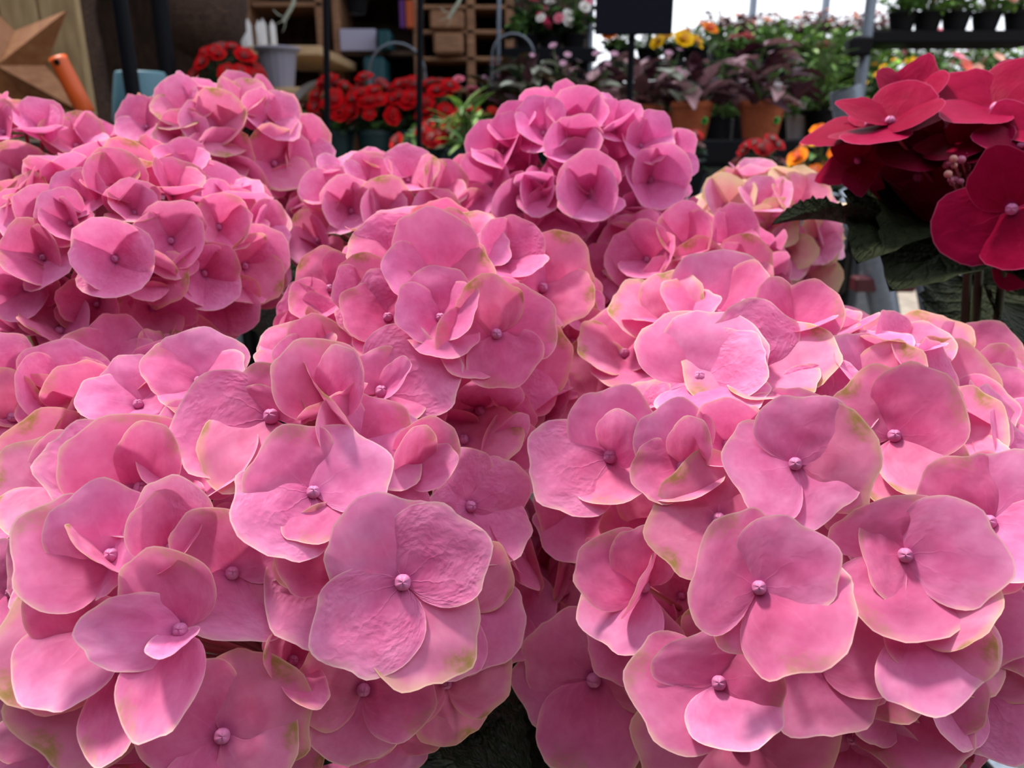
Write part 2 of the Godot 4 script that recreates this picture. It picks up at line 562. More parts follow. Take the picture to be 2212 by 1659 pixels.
# ---------------------------------------------------------------- hydrangeas
# A floret: bud and four petals. nor: which way it faces; spin: where its first (outer) petal points, in degrees from the picture's right
func floret(parent: Node3D, base: Vector3, x_axis: Vector3, y_axis: Vector3, size: float, spin: float, cup: float, mats: Array, far: bool, over := [], called := "floret", bud := "bud_pink") -> Node3D:
	var o := Node3D.new()
	o.name = called
	parent.add_child(o, true)
	var z_axis := x_axis.cross(y_axis)
	o.transform = Transform3D(Basis(x_axis, y_axis, z_axis), base)
	var set_: Array = petals_red if mats == M["petals_red"] else (petals_far if far else petals)
	var mi := rng.randi() % mats.size()
	for k in 4:
		var ang := deg_to_rad(spin + 90.0 * k + rng.randf_range(-7, 7))
		var inner := k % 2 == 1
		var length := size * rng.randf_range(0.93, 1.05) * (0.95 if inner else 1.02)
		var wide := size * rng.randf_range(0.88, 1.05) * (0.94 if inner else 1.06)
		var lift := cup + (3.0 if inner else -3.0) + rng.randf_range(-6, 6)
		var vari := rng.randi() % set_.size()
		var tone := (mi + (rng.randi() % 2) * (rng.randi() % 3)) % mats.size()
		for e in over:
			if e[0] == k:
				ang = deg_to_rad(e[1])
				length = size * e[2]
				wide = size * e[3]
				lift = e[4]
				if e.size() > 5:
					vari = e[5]
				if e.size() > 6:
					tone = e[6]
		var b := Basis(Vector3.UP, ang) * Basis(Vector3(0, 0, 1), deg_to_rad(lift)) * Basis(Vector3(1, 0, 0), rng.randf_range(-0.12, 0.12))
		b = b.scaled_local(Vector3(length, size, wide))
		part("petal", set_[vari], mats[tone], o, Transform3D(b, Vector3(0, size * (0.035 if inner else 0.0), 0)))
	var bs := size * (0.075 if far else 0.088)
	part("floret_bud", bud_far if far else bud_mesh, M[bud], o, Transform3D(Basis().scaled(Vector3(bs, bs, bs)), Vector3(0, size * 0.085, 0)))
	return o

# dark gaps between the blooms, where no floret shows (pixels)
const GAPS := [Rect2(905, 1440, 220, 260), Rect2(545, 640, 70, 130), Rect2(2090, 560, 160, 240), Rect2(-60, 1530, 90, 200), Rect2(455, 690, 60, 60), Rect2(2190, 1560, 100, 200)]

func in_gap(p: Vector3) -> bool:
	var q := cam_basis.inverse() * (p - EYE)
	var v := Vector2(W / 2 + q.x / -q.z * F, H / 2 - q.y / -q.z * F)
	for g in GAPS:
		if g.grow(0.013 / -q.z * F).has_point(v):
			return true
	return false

# A bloom. c: its middle in pixels and depth; r: half-widths in pixels; list: the florets the photo lets one tell apart
# [u, v, petal length in pixels, faces right, faces up, spin, cup, nearer by (m), petal overrides]
func bloom(label: String, cu: float, cv: float, d: float, rx: float, ry: float, rz: float, tone: String, size: float, far: bool, list: Array, root_to: Vector3) -> void:
	var c := at(cu, cv, d)
	var o := thing("hydrangea_bloom", label, "hydrangea", c, 0.0, "pink mophead blooms on the bench")
	blooms_made += 1
	var rad := Vector3(rx * d / F, ry * d / F, rz)
	var mats: Array = M["petals_" + tone]
	var stalks := []
	var taken := []
	var hub := Vector3(0, -rad.y * 0.55, 0)
	for e in list:
		var vv: float = e[1] + (0.36 * e[2] * clampf(e[4] - 0.2, 0.0, 0.9) if far else 0.0)
		var dir := ray(e[0], vv)
		# where the line of sight meets the bloom's dome, or passes it closest
		var q := (EYE - c) / rad
		var s := dir / rad
		var a := s.dot(s)
		var b := q.dot(s)
		var disc := b * b - a * (q.dot(q) - 0.86)
		var t := (-b - sqrt(disc)) / a if disc > 0.0 else -b / a
		t -= e[7]
		var p := EYE + dir * t
		var toward := -dir.normalized()
		var right := cam_basis.x
		right = (right - toward * right.dot(toward)).normalized()
		var up := toward.cross(right)
		var n: Vector3 = (toward + right * e[3] + up * e[4]).normalized()
		var x := (right - n * right.dot(n)).normalized()
		var R: float = e[2] * t / F
		floret(o, p - c, x, n, R, e[5], e[6] + (13.0 if far else 0.0), mats, far, e[8] if e.size() > 8 else [])
		taken.append([p - c, R])
		stalks.append([tube(arc_path(hub, p - c - n * R * 0.03, Vector3.ZERO, 2), 0.0016, 0.0012, 5), Transform3D()])
	# the rest of the dome
	var area := PI * 4.0 * pow((pow(rad.x * rad.y, 1.6) + pow(rad.x * rad.z, 1.6) + pow(rad.y * rad.z, 1.6)) / 3.0, 1.0 / 1.6)
	var fs := size * (0.92 if far else 1.0)
	var count := int(area / (fs * fs * (1.15 if far else 1.45)))
	for i in count:
		var y := 1.0 - 2.0 * (i + 0.5) / count
		var a := i * 2.399963 + blooms_made
		var dir := Vector3(sqrt(1 - y * y) * cos(a), y, sqrt(1 - y * y) * sin(a))
		var p := dir * rad
		var n := (dir / rad).normalized()
		var to_eye := (EYE - c - p).normalized()
		if y < -0.62 or n.dot(to_eye) < -0.25:
			continue
		p *= 0.79 if far else 0.86
		var near := false
		for tk in taken:
			if p.distance_to(tk[0]) < (size + tk[1]) * (0.32 if far else 0.44):
				near = true
				break
		if near or in_gap(c + p):
			continue
		p *= rng.randf_range(0.95, 1.02)
		n = (n + Vector3(rng.randf_range(-1, 1), rng.randf_range(-0.6, 1), rng.randf_range(-1, 1)) * 0.28).normalized()
		var fb := frame(n, rng.randf() * TAU)
		floret(o, p, fb.x, n, fs * rng.randf_range(0.86, 1.08), rng.randf() * 90.0, rng.randf_range(14, 42) if far else rng.randf_range(6, 34), mats, far)
		stalks.append([tube(arc_path(hub, p - n * size * 0.03, Vector3.ZERO, 2), 0.0016, 0.0012, 5), Transform3D()])
	stuff(part("flower_stalks", merged(stalks), M["stalk_pink"], o))
	part("stem", tube(arc_path(hub + Vector3(0, 0.004, 0), root_to - c, Vector3(0.01, 0, 0.012), 8), 0.0042, 0.0052, 8), M["stalk_green"], o)


# ---------------------------------------------------------------- the place
func build_shell() -> void:
	structure("floor", box(14, 0.1, 16), M["concrete"], Vector3(0, -0.05, -3.5), "worn grey concrete floor under the benches")
	structure("trim_1", box(2.6, 0.012, 1.5), M["floor_tan"], Vector3(1.9, 0.006, -2.1), "pale tan paving strip on the floor beside the benches")
	structure("wall_back", box(6.0, 3.4, 0.15), M["wood_dark"], Vector3(-2.55, 1.7, -5.0), "dark brown boarded back wall of the shop")
	structure("wall_left", box(0.15, 3.4, 8.9), M["wood_dark"], Vector3(-3.6, 1.7, -0.6), "dark left side wall of the shop")
	structure("ceiling", box(4.3, 0.12, 3.0), M["wood_dark"], Vector3(-1.55, 3.0, -4.2), "dark low roof over the shop shelving")
	structure("wall_near", box(10.0, 3.4, 0.15), M["wood_dark"], Vector3(1.3, 1.7, 3.9), "dark boarded wall of the sales hall behind the viewer")
	structure("ceiling_2", box(10.0, 0.12, 2.6), M["wood_dark"], Vector3(1.3, 3.0, 2.6), "dark roof over the aisle behind the viewer")
	structure("ceiling_3", box(1.5, 0.12, 3.3), M["wood_dark"], Vector3(-2.8, 3.0, -0.4), "dark roof strip along the left wall")
	# the open greenhouse end on the right: posts and rails round clear openings
	structure("wall_right", box(0.12, 3.4, 9.0), M["wall_green"], Vector3(6.2, 1.7, -5.0), "dark side wall of the greenhouse at the right")
	structure("wall_far", box(6.2, 1.75, 0.15), M["wall_green"], Vector3(3.3, 0.875, -8.6), "low dark wall under the bright greenhouse openings")
	structure("trim_2", box(6.2, 0.35, 0.12), M["maroon"], Vector3(3.3, 3.16, -8.6), "dark red header rail over the bright openings")
	for k in 4:
		var x: float = [0.6, 2.42, 3.15, 5.4][k]
		structure("trim_%d" % (k + 3), box(0.07, 1.4, 0.07), M["galvanised"], Vector3(x, 2.36, -8.55), "slim grey mullion between the bright openings")

func bench(called: String, label: String, a: Vector3, b: Vector3, m: Material, legs: Material, thick := 0.05, skirt := 0.0) -> Node3D:
	# a: front left top corner; b: rear right top corner
	var o := thing(called, label, "bench", Vector3((a.x + b.x) / 2, 0, (a.z + b.z) / 2))
	var w := absf(b.x - a.x)
	var dp := absf(b.z - a.z)
	part("edge_rail", box(w, thick, 0.03), m, o, Transform3D(Basis(), Vector3(0, a.y - thick / 2, dp / 2 - 0.015)))
	part("edge_rail", box(w, thick, 0.03), m, o, Transform3D(Basis(), Vector3(0, a.y - thick / 2, -dp / 2 + 0.015)))
	if skirt > 0.0:
		part("front_panel", box(w, skirt, 0.008), m, o, Transform3D(Basis(), Vector3(0, a.y - thick - skirt / 2, -dp / 2 + 0.05)))
	var n := int(dp / 0.085)
	for i in n:
		part("slat", box(w, 0.014, 0.05), m, o, Transform3D(Basis(), Vector3(0, a.y - 0.007, -dp / 2 + 0.05 + (dp - 0.1) * (i + 0.5) / n)))
	for sx in [-1, 1]:
		for sz in [-1, 1]:
			part("leg", box(0.045, a.y - thick * 0.5, 0.045), legs, o, Transform3D(Basis(), Vector3(sx * (w / 2 - 0.05), (a.y - thick * 0.5) / 2, sz * (dp / 2 - 0.05))))
	return o

func pot_mesh(r: float, h: float) -> ArrayMesh:
	return lathe([Vector2(0, h * 0.86), Vector2(r * 0.86, h * 0.86), Vector2(r * 0.92, h * 0.99), Vector2(r * 0.96, h), Vector2(r * 1.0, h * 0.985), Vector2(r, h * 0.84), Vector2(r * 0.95, h * 0.82), Vector2(r * 0.93, h * 0.8), Vector2(r * 0.72, 0.004), Vector2(r * 0.70, 0), Vector2(0, 0)], 24)

# crown: radius and height of the foliage; leaf: [shape, materials, how many, length]; flowers: list of [shape, material, size, how many, rise]
func potted(called: String, label: String, category: String, group: String, base: Vector3, pr: float, ph: float, pm: String, crown: Vector2, leaf: Array, flowers := [], each := false) -> Node3D:
	var o := thing(called, label, category, base, 0.0, group)
	if ph > 0.0:
		part("pot", pot_mesh(pr, ph), M[pm], o)
	var list := {}
	var top := Vector3(0, ph * 0.86, 0)
	var stems := []
	for i in int(leaf[2]):
		var a := rng.randf() * TAU
		var e := asin(rng.randf_range(0.05, 0.98))
		var dir := Vector3(cos(a) * cos(e), sin(e), sin(a) * cos(e))
		var reach := sqrt(rng.randf_range(0.12, 1.0))
		var tip := top + Vector3(dir.x * crown.x, dir.y * crown.y, dir.z * crown.x) * reach
		var out := (Vector3(dir.x, 0.0, dir.z).normalized() * 0.9 + Vector3(rng.randf_range(-0.4, 0.4), rng.randf_range(-0.35, 0.75), rng.randf_range(-0.4, 0.4))).normalized()
		var nrm := (dir + Vector3(0, 0.9, 0)).normalized()
		var side := out.cross(nrm).normalized()
		nrm = side.cross(out)
		var L: float = leaf[3] * rng.randf_range(0.7, 1.15)
		var b := Basis(out, nrm, side).scaled_local(Vector3.ONE * L)
		var mname: String = leaf[1][rng.randi() % leaf[1].size()]
		if each:
			part("leaf", leafs[leaf[0]], M[mname], o, Transform3D(b, tip - out * L * 0.4))
		else:
			if not list.has(mname):
				list[mname] = []
			list[mname].append([leafs[leaf[0]], Transform3D(b, tip - out * L * 0.4)])
		stems.append([tube([top, top.lerp(tip, 0.55) + Vector3(0, 0.1 * crown.y, 0), tip - out * L * 0.4], 0.002, 0.0014, 4), Transform3D()])
	for mname in list:
		stuff(part("foliage", merged(list[mname]), M[mname], o))
	for f in flowers:
		for i in int(f[3]):
			var a := rng.randf() * TAU
			var e := asin(rng.randf_range(0.25, 0.97))
			var rise: float = f[4] if f.size() > 4 else 1.05
			var dir := Vector3(cos(a) * cos(e), sin(e), sin(a) * cos(e))
			var p := top + Vector3(dir.x * crown.x, dir.y * crown.y, dir.z * crown.x) * rise * rng.randf_range(0.92, 1.06)
			var s: float = f[2] * rng.randf_range(0.8, 1.15)
			part("blossom", leafs[f[0]], M[f[1]], o, Transform3D(frame((dir + Vector3(0, 0.3, 0.5)).normalized(), rng.randf() * TAU).scaled_local(Vector3.ONE * s), p))
			stems.append([tube([top, p], 0.002, 0.0014, 4), Transform3D()])
	stuff(part("stems", merged(stems), M["stalk_green"], o))
	return o


func leaf_part(o: Node3D, root: Vector3, tip: Vector3, face: Vector3, wide: float, m: String, shape := "ovate", called := "leaf") -> void:
	var x := tip - root
	var L := x.length()
	x = x.normalized()
	var n := (face - x * face.dot(x)).normalized()
	part(called, leafs[shape], M[m], o, Transform3D(Basis(x, n, x.cross(n)).scaled_local(Vector3(L, L, L * wide)), root - o.position))


func build_hydrangeas() -> void:
	var by := 0.55
	bench("slatted_bench", "slatted grey bench carrying the pink hydrangeas", Vector3(-0.95, by, -0.12), Vector3(0.55, by, -0.92), M["galvanised"], M["galvanised"])
	var plants := [["hydrangea_plant", "dark leaved hydrangea plant under the large front left bloom", Vector3(-0.17, by, -0.34)], ["hydrangea_plant", "dark leaved hydrangea plant under the large front right bloom", Vector3(0.17, by, -0.34)],
		["hydrangea_plant", "dark leaved hydrangea plant under the left rear blooms", Vector3(-0.26, by, -0.58)], ["hydrangea_plant", "dark leaved hydrangea plant under the middle and right rear blooms", Vector3(0.10, by, -0.64)]]
	var roots := []
	for e in plants:
		var o := thing(e[0], e[1], "plant", e[2], 0.0, "hydrangea plants on the bench")
		part("pot", pot_mesh(0.085, 0.15), M["black_plastic"], o)
		part("soil", lathe([Vector2(0, 0.138), Vector2(0.077, 0.134), Vector2(0.077, 0.131)], 20), M["soil"], o)
		roots.append(e[2] + Vector3(0, 0.13, 0))
		var stems := []
		for i in 14:
			var a := i * 2.4 + roots.size()
			var h := rng.randf_range(0.02, 0.15)
			var root: Vector3 = e[2] + Vector3(0, 0.14 + h, 0)
			var dir := Vector3(cos(a), rng.randf_range(-0.1, 0.5), sin(a)).normalized()
			leaf_part(o, root + dir * 0.03, root + dir * rng.randf_range(0.13, 0.17), Vector3.UP + dir * 0.2, 1.0, "leaf_hydrangea")
			stems.append([tube([Vector3(0, 0.13, 0), root - e[2], root - e[2] + dir * 0.035], 0.004, 0.002, 6), Transform3D()])
		if roots.size() == 1:
			leaf_part(o, at(900, 1420, 0.40), at(1150, 1720, 0.36), Vector3(0.1, 0.8, 0.5), 1.0, "leaf_hydrangea")
			leaf_part(o, at(960, 1300, 0.44), at(1200, 1480, 0.42), Vector3(0.2, 0.7, 0.6), 1.0, "leaf_hydrangea")
			leaf_part(o, at(1080, 1480, 0.41), at(860, 1640, 0.36), Vector3(-0.1, 0.8, 0.5), 0.9, "leaf_hydrangea")
			leaf_part(o, at(180, 1380, 0.45), at(-60, 1640, 0.40), Vector3(-0.1, 0.8, 0.5), 1.0, "leaf_hydrangea")
		if roots.size() == 2:
			leaf_part(o, at(1050, 1560, 0.42), at(1180, 1700, 0.36), Vector3(0.1, 0.7, 0.6), 1.1, "leaf_hydrangea")
			leaf_part(o, at(2060, 1400, 0.45), at(2280, 1680, 0.40), Vector3(0.1, 0.8, 0.5), 1.1, "leaf_hydrangea")
		if roots.size() == 3:
			leaf_part(o, at(560, 600, 0.60), at(640, 760, 0.52), Vector3(0.1, 0.7, 0.6), 1.1, "leaf_hydrangea")
		stuff(part("leaf_stalks", merged(stems), M["stalk_dark"], o))
	# far blooms first
	bloom("pink bloom cut off by the left edge, below the orange tool handle", 75, 395, 0.56, 175, 168, 0.06, "warm", 0.028, true, [
		[50, 385, 95, 0.0, 0.2, 95, 22, 0.0], [165, 300, 80, 0.1, 0.9, 60, 20, 0.0], [90, 265, 75, -0.1, 1.1, 90, 25, 0.0], [200, 300, 70, 0.5, 0.8, 30, 20, 0.0], [10, 270, 70, -0.4, 1.0, 90, 20, 0.0], [150, 400, 80, 0.4, 0.1, 40, 25, 0.0], [60, 480, 80, 0.1, -0.3, 60, 20, 0.0]], roots[2])
	bloom("broad domed pink bloom at upper left, in front of the red flowers and shelving", 472, 350, 0.60, 222, 158, 0.075, "rose", 0.030, true, [
		[470, 272, 92, 0.0, 0.6, 75, 22, 0.0], [400, 235, 80, -0.2, 0.9, 95, 25, 0.0], [520, 215, 75, 0.1, 1.1, 60, 25, 0.0], [575, 255, 85, 0.4, 0.7, 45, 22, 0.0], [480, 335, 80, 0.0, 0.1, 20, 28, 0.0], [405, 300, 75, -0.3, 0.4, 110, 30, 0.0],
		[590, 355, 90, 0.35, 0.2, 35, 15, 0.0], [510, 385, 85, 0.05, -0.1, 130, 18, 0.0], [645, 330, 80, 0.8, 0.2, 60, 20, 0.0], [320, 265, 75, -0.7, 0.7, 120, 20, 0.0], [600, 430, 85, 0.4, -0.4, 70, 15, 0.0], [540, 455, 80, 0.2, -0.6, 20, 15, 0.0]], roots[2])
	bloom("ruffled pink bloom with wide flat florets, left of the tall lilac pink one", 842, 500, 0.57, 212, 150, 0.065, "rose", 0.029, true, [
		[760, 455, 88, -0.2, 0.3, 100, 28, 0.0], [828, 462, 85, 0.1, 0.3, 80, 28, 0.0], [880, 370, 85, 0.1, 1.0, 95, 25, 0.0], [945, 405, 80, 0.5, 0.7, 60, 25, 0.0], [800, 375, 75, -0.2, 1.1, 100, 25, 0.0], [720, 415, 75, -0.6, 0.8, 160, 20, 0.0], [930, 480, 85, 0.2, 0.4, 60, 25, 0.0], [1010, 470, 85, 0.5, 0.4, 40, 20, 0.0], [690, 520, 80, -0.5, 0.0, 120, 15, 0.0], [1000, 400, 80, 0.6, 0.6, 40, 20, 0.0]], roots[3])
	bloom("pale cream and pink bloom at the right, partly behind the long dark leaf tip", 1640, 512, 0.66, 158, 140, 0.06, "pale", 0.029, true, [
		[1568, 442, 82, 0.0, 0.5, 95, 24, 0.0], [1650, 430, 75, 0.2, 1.0, 20, 25, 0.0], [1720, 430, 75, 0.4, 0.8, 30, 30, 0.0], [1660, 490, 70, 0.2, 0.1, 240, 15, 0.0], [1700, 545, 70, 0.3, 0.0, 100, 20, 0.0], [1740, 600, 75, 0.4, -0.2, 80, 12, 0.0], [1760, 520, 65, 0.8, 0.1, 60, 20, 0.0]], roots[3])
	bloom("tall rounded lilac pink bloom at the centre, highest of the pink ones", 1240, 405, 0.58, 236, 178, 0.075, "lilac", 0.030, true, [
		[1272, 425, 108, 0.1, 0.2, 100, 38, 0.01], [1222, 452, 95, 0.0, -0.1, 0, 25, 0.0], [1172, 410, 85, -0.25, 0.1, 95, 42, 0.0], [1250, 250, 85, 0.05, 0.9, 95, 30, 0.0], [1320, 264, 75, 0.3, 1.0, 40, 35, 0.0], [1175, 278, 85, -0.2, 0.7, 110, 28, 0.0], [1090, 320, 85, -0.5, 0.5, 150, 28, 0.0],
		[1240, 320, 85, 0.0, 0.4, 80, 32, 0.0], [1380, 310, 80, 0.5, 0.5, 60, 38, 0.0], [1400, 390, 95, 0.5, 0.1, 45, 30, 0.0], [1060, 400, 90, -0.6, 0.2, 200, 22, 0.0], [1130, 450, 90, -0.3, 0.0, 250, 18, 0.0], [1190, 505, 85, -0.1, -0.4, 45, 15, 0.0], [1310, 505, 90, 0.2, -0.4, 40, 18, 0.0], [1370, 470, 85, 0.4, -0.2, 330, 30, 0.0], [1440, 340, 70, 0.8, 0.3, 60, 20, 0.0], [1120, 275, 70, -0.5, 0.9, 100, 25, 0.0]], roots[3])
	bloom("low faded pink bloom nestled below the tall lilac one, right of centre", 1470, 600, 0.54, 215, 132, 0.065, "deep", 0.030, true, [
		[1480, 520, 95, 0.0, 0.6, 100, 25, 0.0], [1400, 560, 90, -0.3, 0.3, 170, 20, 0.0], [1510, 610, 100, 0.0, 0.1, 95, 22, 0.0], [1590, 590, 90, 0.35, 0.2, 60, 18, 0.0], [1570, 510, 80, 0.3, 0.7, 60, 22, 0.0], [1310, 590, 75, -0.6, -0.1, 110, 12, 0.0], [1450, 630, 90, -0.1, 0.0, 20, 20, 0.0]], roots[3])
	bloom("full pink bloom at middle left with cupped florets facing the viewer", 305, 545, 0.48, 305, 205, 0.10, "warm", 0.0305, true, [
		[248, 560, 108, -0.05, 0.1, 100, 20, 0.01], [368, 522, 98, 0.1, 0.2, 75, 22, 0.0], [318, 585, 92, 0.0, -0.1, 160, 18, 0.0], [95, 558, 95, -0.3, 0.2, 130, 25, 0.0], [290, 452, 80, 0.0, 0.6, 100, 40, 0.0], [252, 400, 92, -0.2, 0.8, 60, 28, 0.0], [372, 400, 88, 0.15, 0.9, 95, 30, 0.0], [470, 490, 92, 0.3, 0.3, 95, 30, 0.0], [525, 575, 105, 0.4, 0.0, 40, 20, 0.0],
		[440, 590, 95, 0.15, -0.1, 120, 22, 0.0], [155, 480, 80, -0.3, 0.4, 120, 30, 0.0], [480, 650, 95, 0.2, -0.4, 60, 18, 0.0], [60, 620, 90, -0.4, -0.3, 200, 18, 0.0], [330, 660, 95, 0.05, -0.4, 30, 15, 0.0], [210, 655, 90, -0.2, -0.3, 70, 15, 0.0], [400, 345, 75, 0.1, 1.2, 80, 25, 0.0], [560, 500, 75, 0.8, 0.2, 60, 20, 0.0], [180, 420, 75, -0.4, 0.8, 130, 25, 0.0]], roots[2])
	bloom("pink bloom at the left edge, just behind the large front left one", 170, 890, 0.44, 340, 232, 0.10, "warm", 0.030, false, [
		[128, 852, 118, 0.0, 0.3, 85, 28, 0.0], [-10, 830, 125, 0.3, 0.2, 10, 20, 0.0], [235, 795, 115, 0.1, 0.6, 75, 25, 0.0], [330, 735, 105, 0.2, 0.8, 60, 30, 0.0], [130, 720, 100, -0.1, 1.0, 120, 28, 0.0], [60, 700, 100, -0.2, 1.0, 90, 25, 0.0], [270, 690, 90, 0.1, 1.2, 90, 30, 0.0], [30, 900, 120, -0.2, -0.1, 20, 15, 0.0], [420, 790, 100, 0.6, 0.7, 100, 25, 0.0], [360, 800, 100, 0.4, 0.6, 60, 20, 0.0]], roots[0])
	bloom("bright pink bloom in the middle, between the two front ones and the rear ones", 940, 745, 0.44, 305, 255, 0.095, "deep", 0.0305, false, [
		[1072, 722, 132, 0.05, 0.1, 20, 10, 0.02], [952, 690, 118, -0.1, 0.45, 95, 32, 0.01], [793, 645, 98, -0.1, 0.3, 85, 30, 0.0], [950, 610, 145, 0.0, 0.6, 100, 25, 0.0], [850, 560, 115, -0.1, 0.8, 110, 25, 0.0], [1170, 625, 125, 0.3, 0.4, 65, 15, 0.0], [718, 625, 102, -0.6, 0.4, 120, 20, 0.0], [840, 690, 120, -0.2, 0.6, 90, 18, 0.0],
		[1010, 540, 105, 0.1, 1.0, 70, 22, 0.0], [1090, 570, 105, 0.3, 0.9, 60, 25, 0.0], [1230, 740, 115, 0.6, -0.1, 110, 15, 0.0], [672, 705, 98, -0.8, 0.2, 120, 15, 0.0], [1240, 650, 80, 0.9, 0.3, 60, 20, 0.0]], roots[0])
	bloom("pink bloom at the right edge with brown marked petals, under the dark lacecap stems", 1960, 985, 0.46, 265, 262, 0.10, "rose", 0.0305, false, [
		[1890, 758, 130, 0.1, 1.3, 80, 8, 0.0], [1970, 800, 145, 0.2, 0.8, 60, 12, 0.0, [[1, 75, 1.0, 1.0, 12, 0, 2], [0, 20, 1.0, 1.0, 5, 2, 2]]], [1880, 790, 130, -0.1, 0.9, 110, 15, 0.0], [2085, 790, 105, 0.6, 0.7, 45, 20, 0.0], [1730, 730, 110, -0.3, 0.9, 70, 32, 0.0], [2150, 850, 110, 0.8, 0.6, 45, 20, 0.0], [2030, 875, 150, 0.35, 0.5, 75, 12, 0.015], [2140, 900, 130, 0.6, 0.3, 60, 15, 0.0]], roots[1])
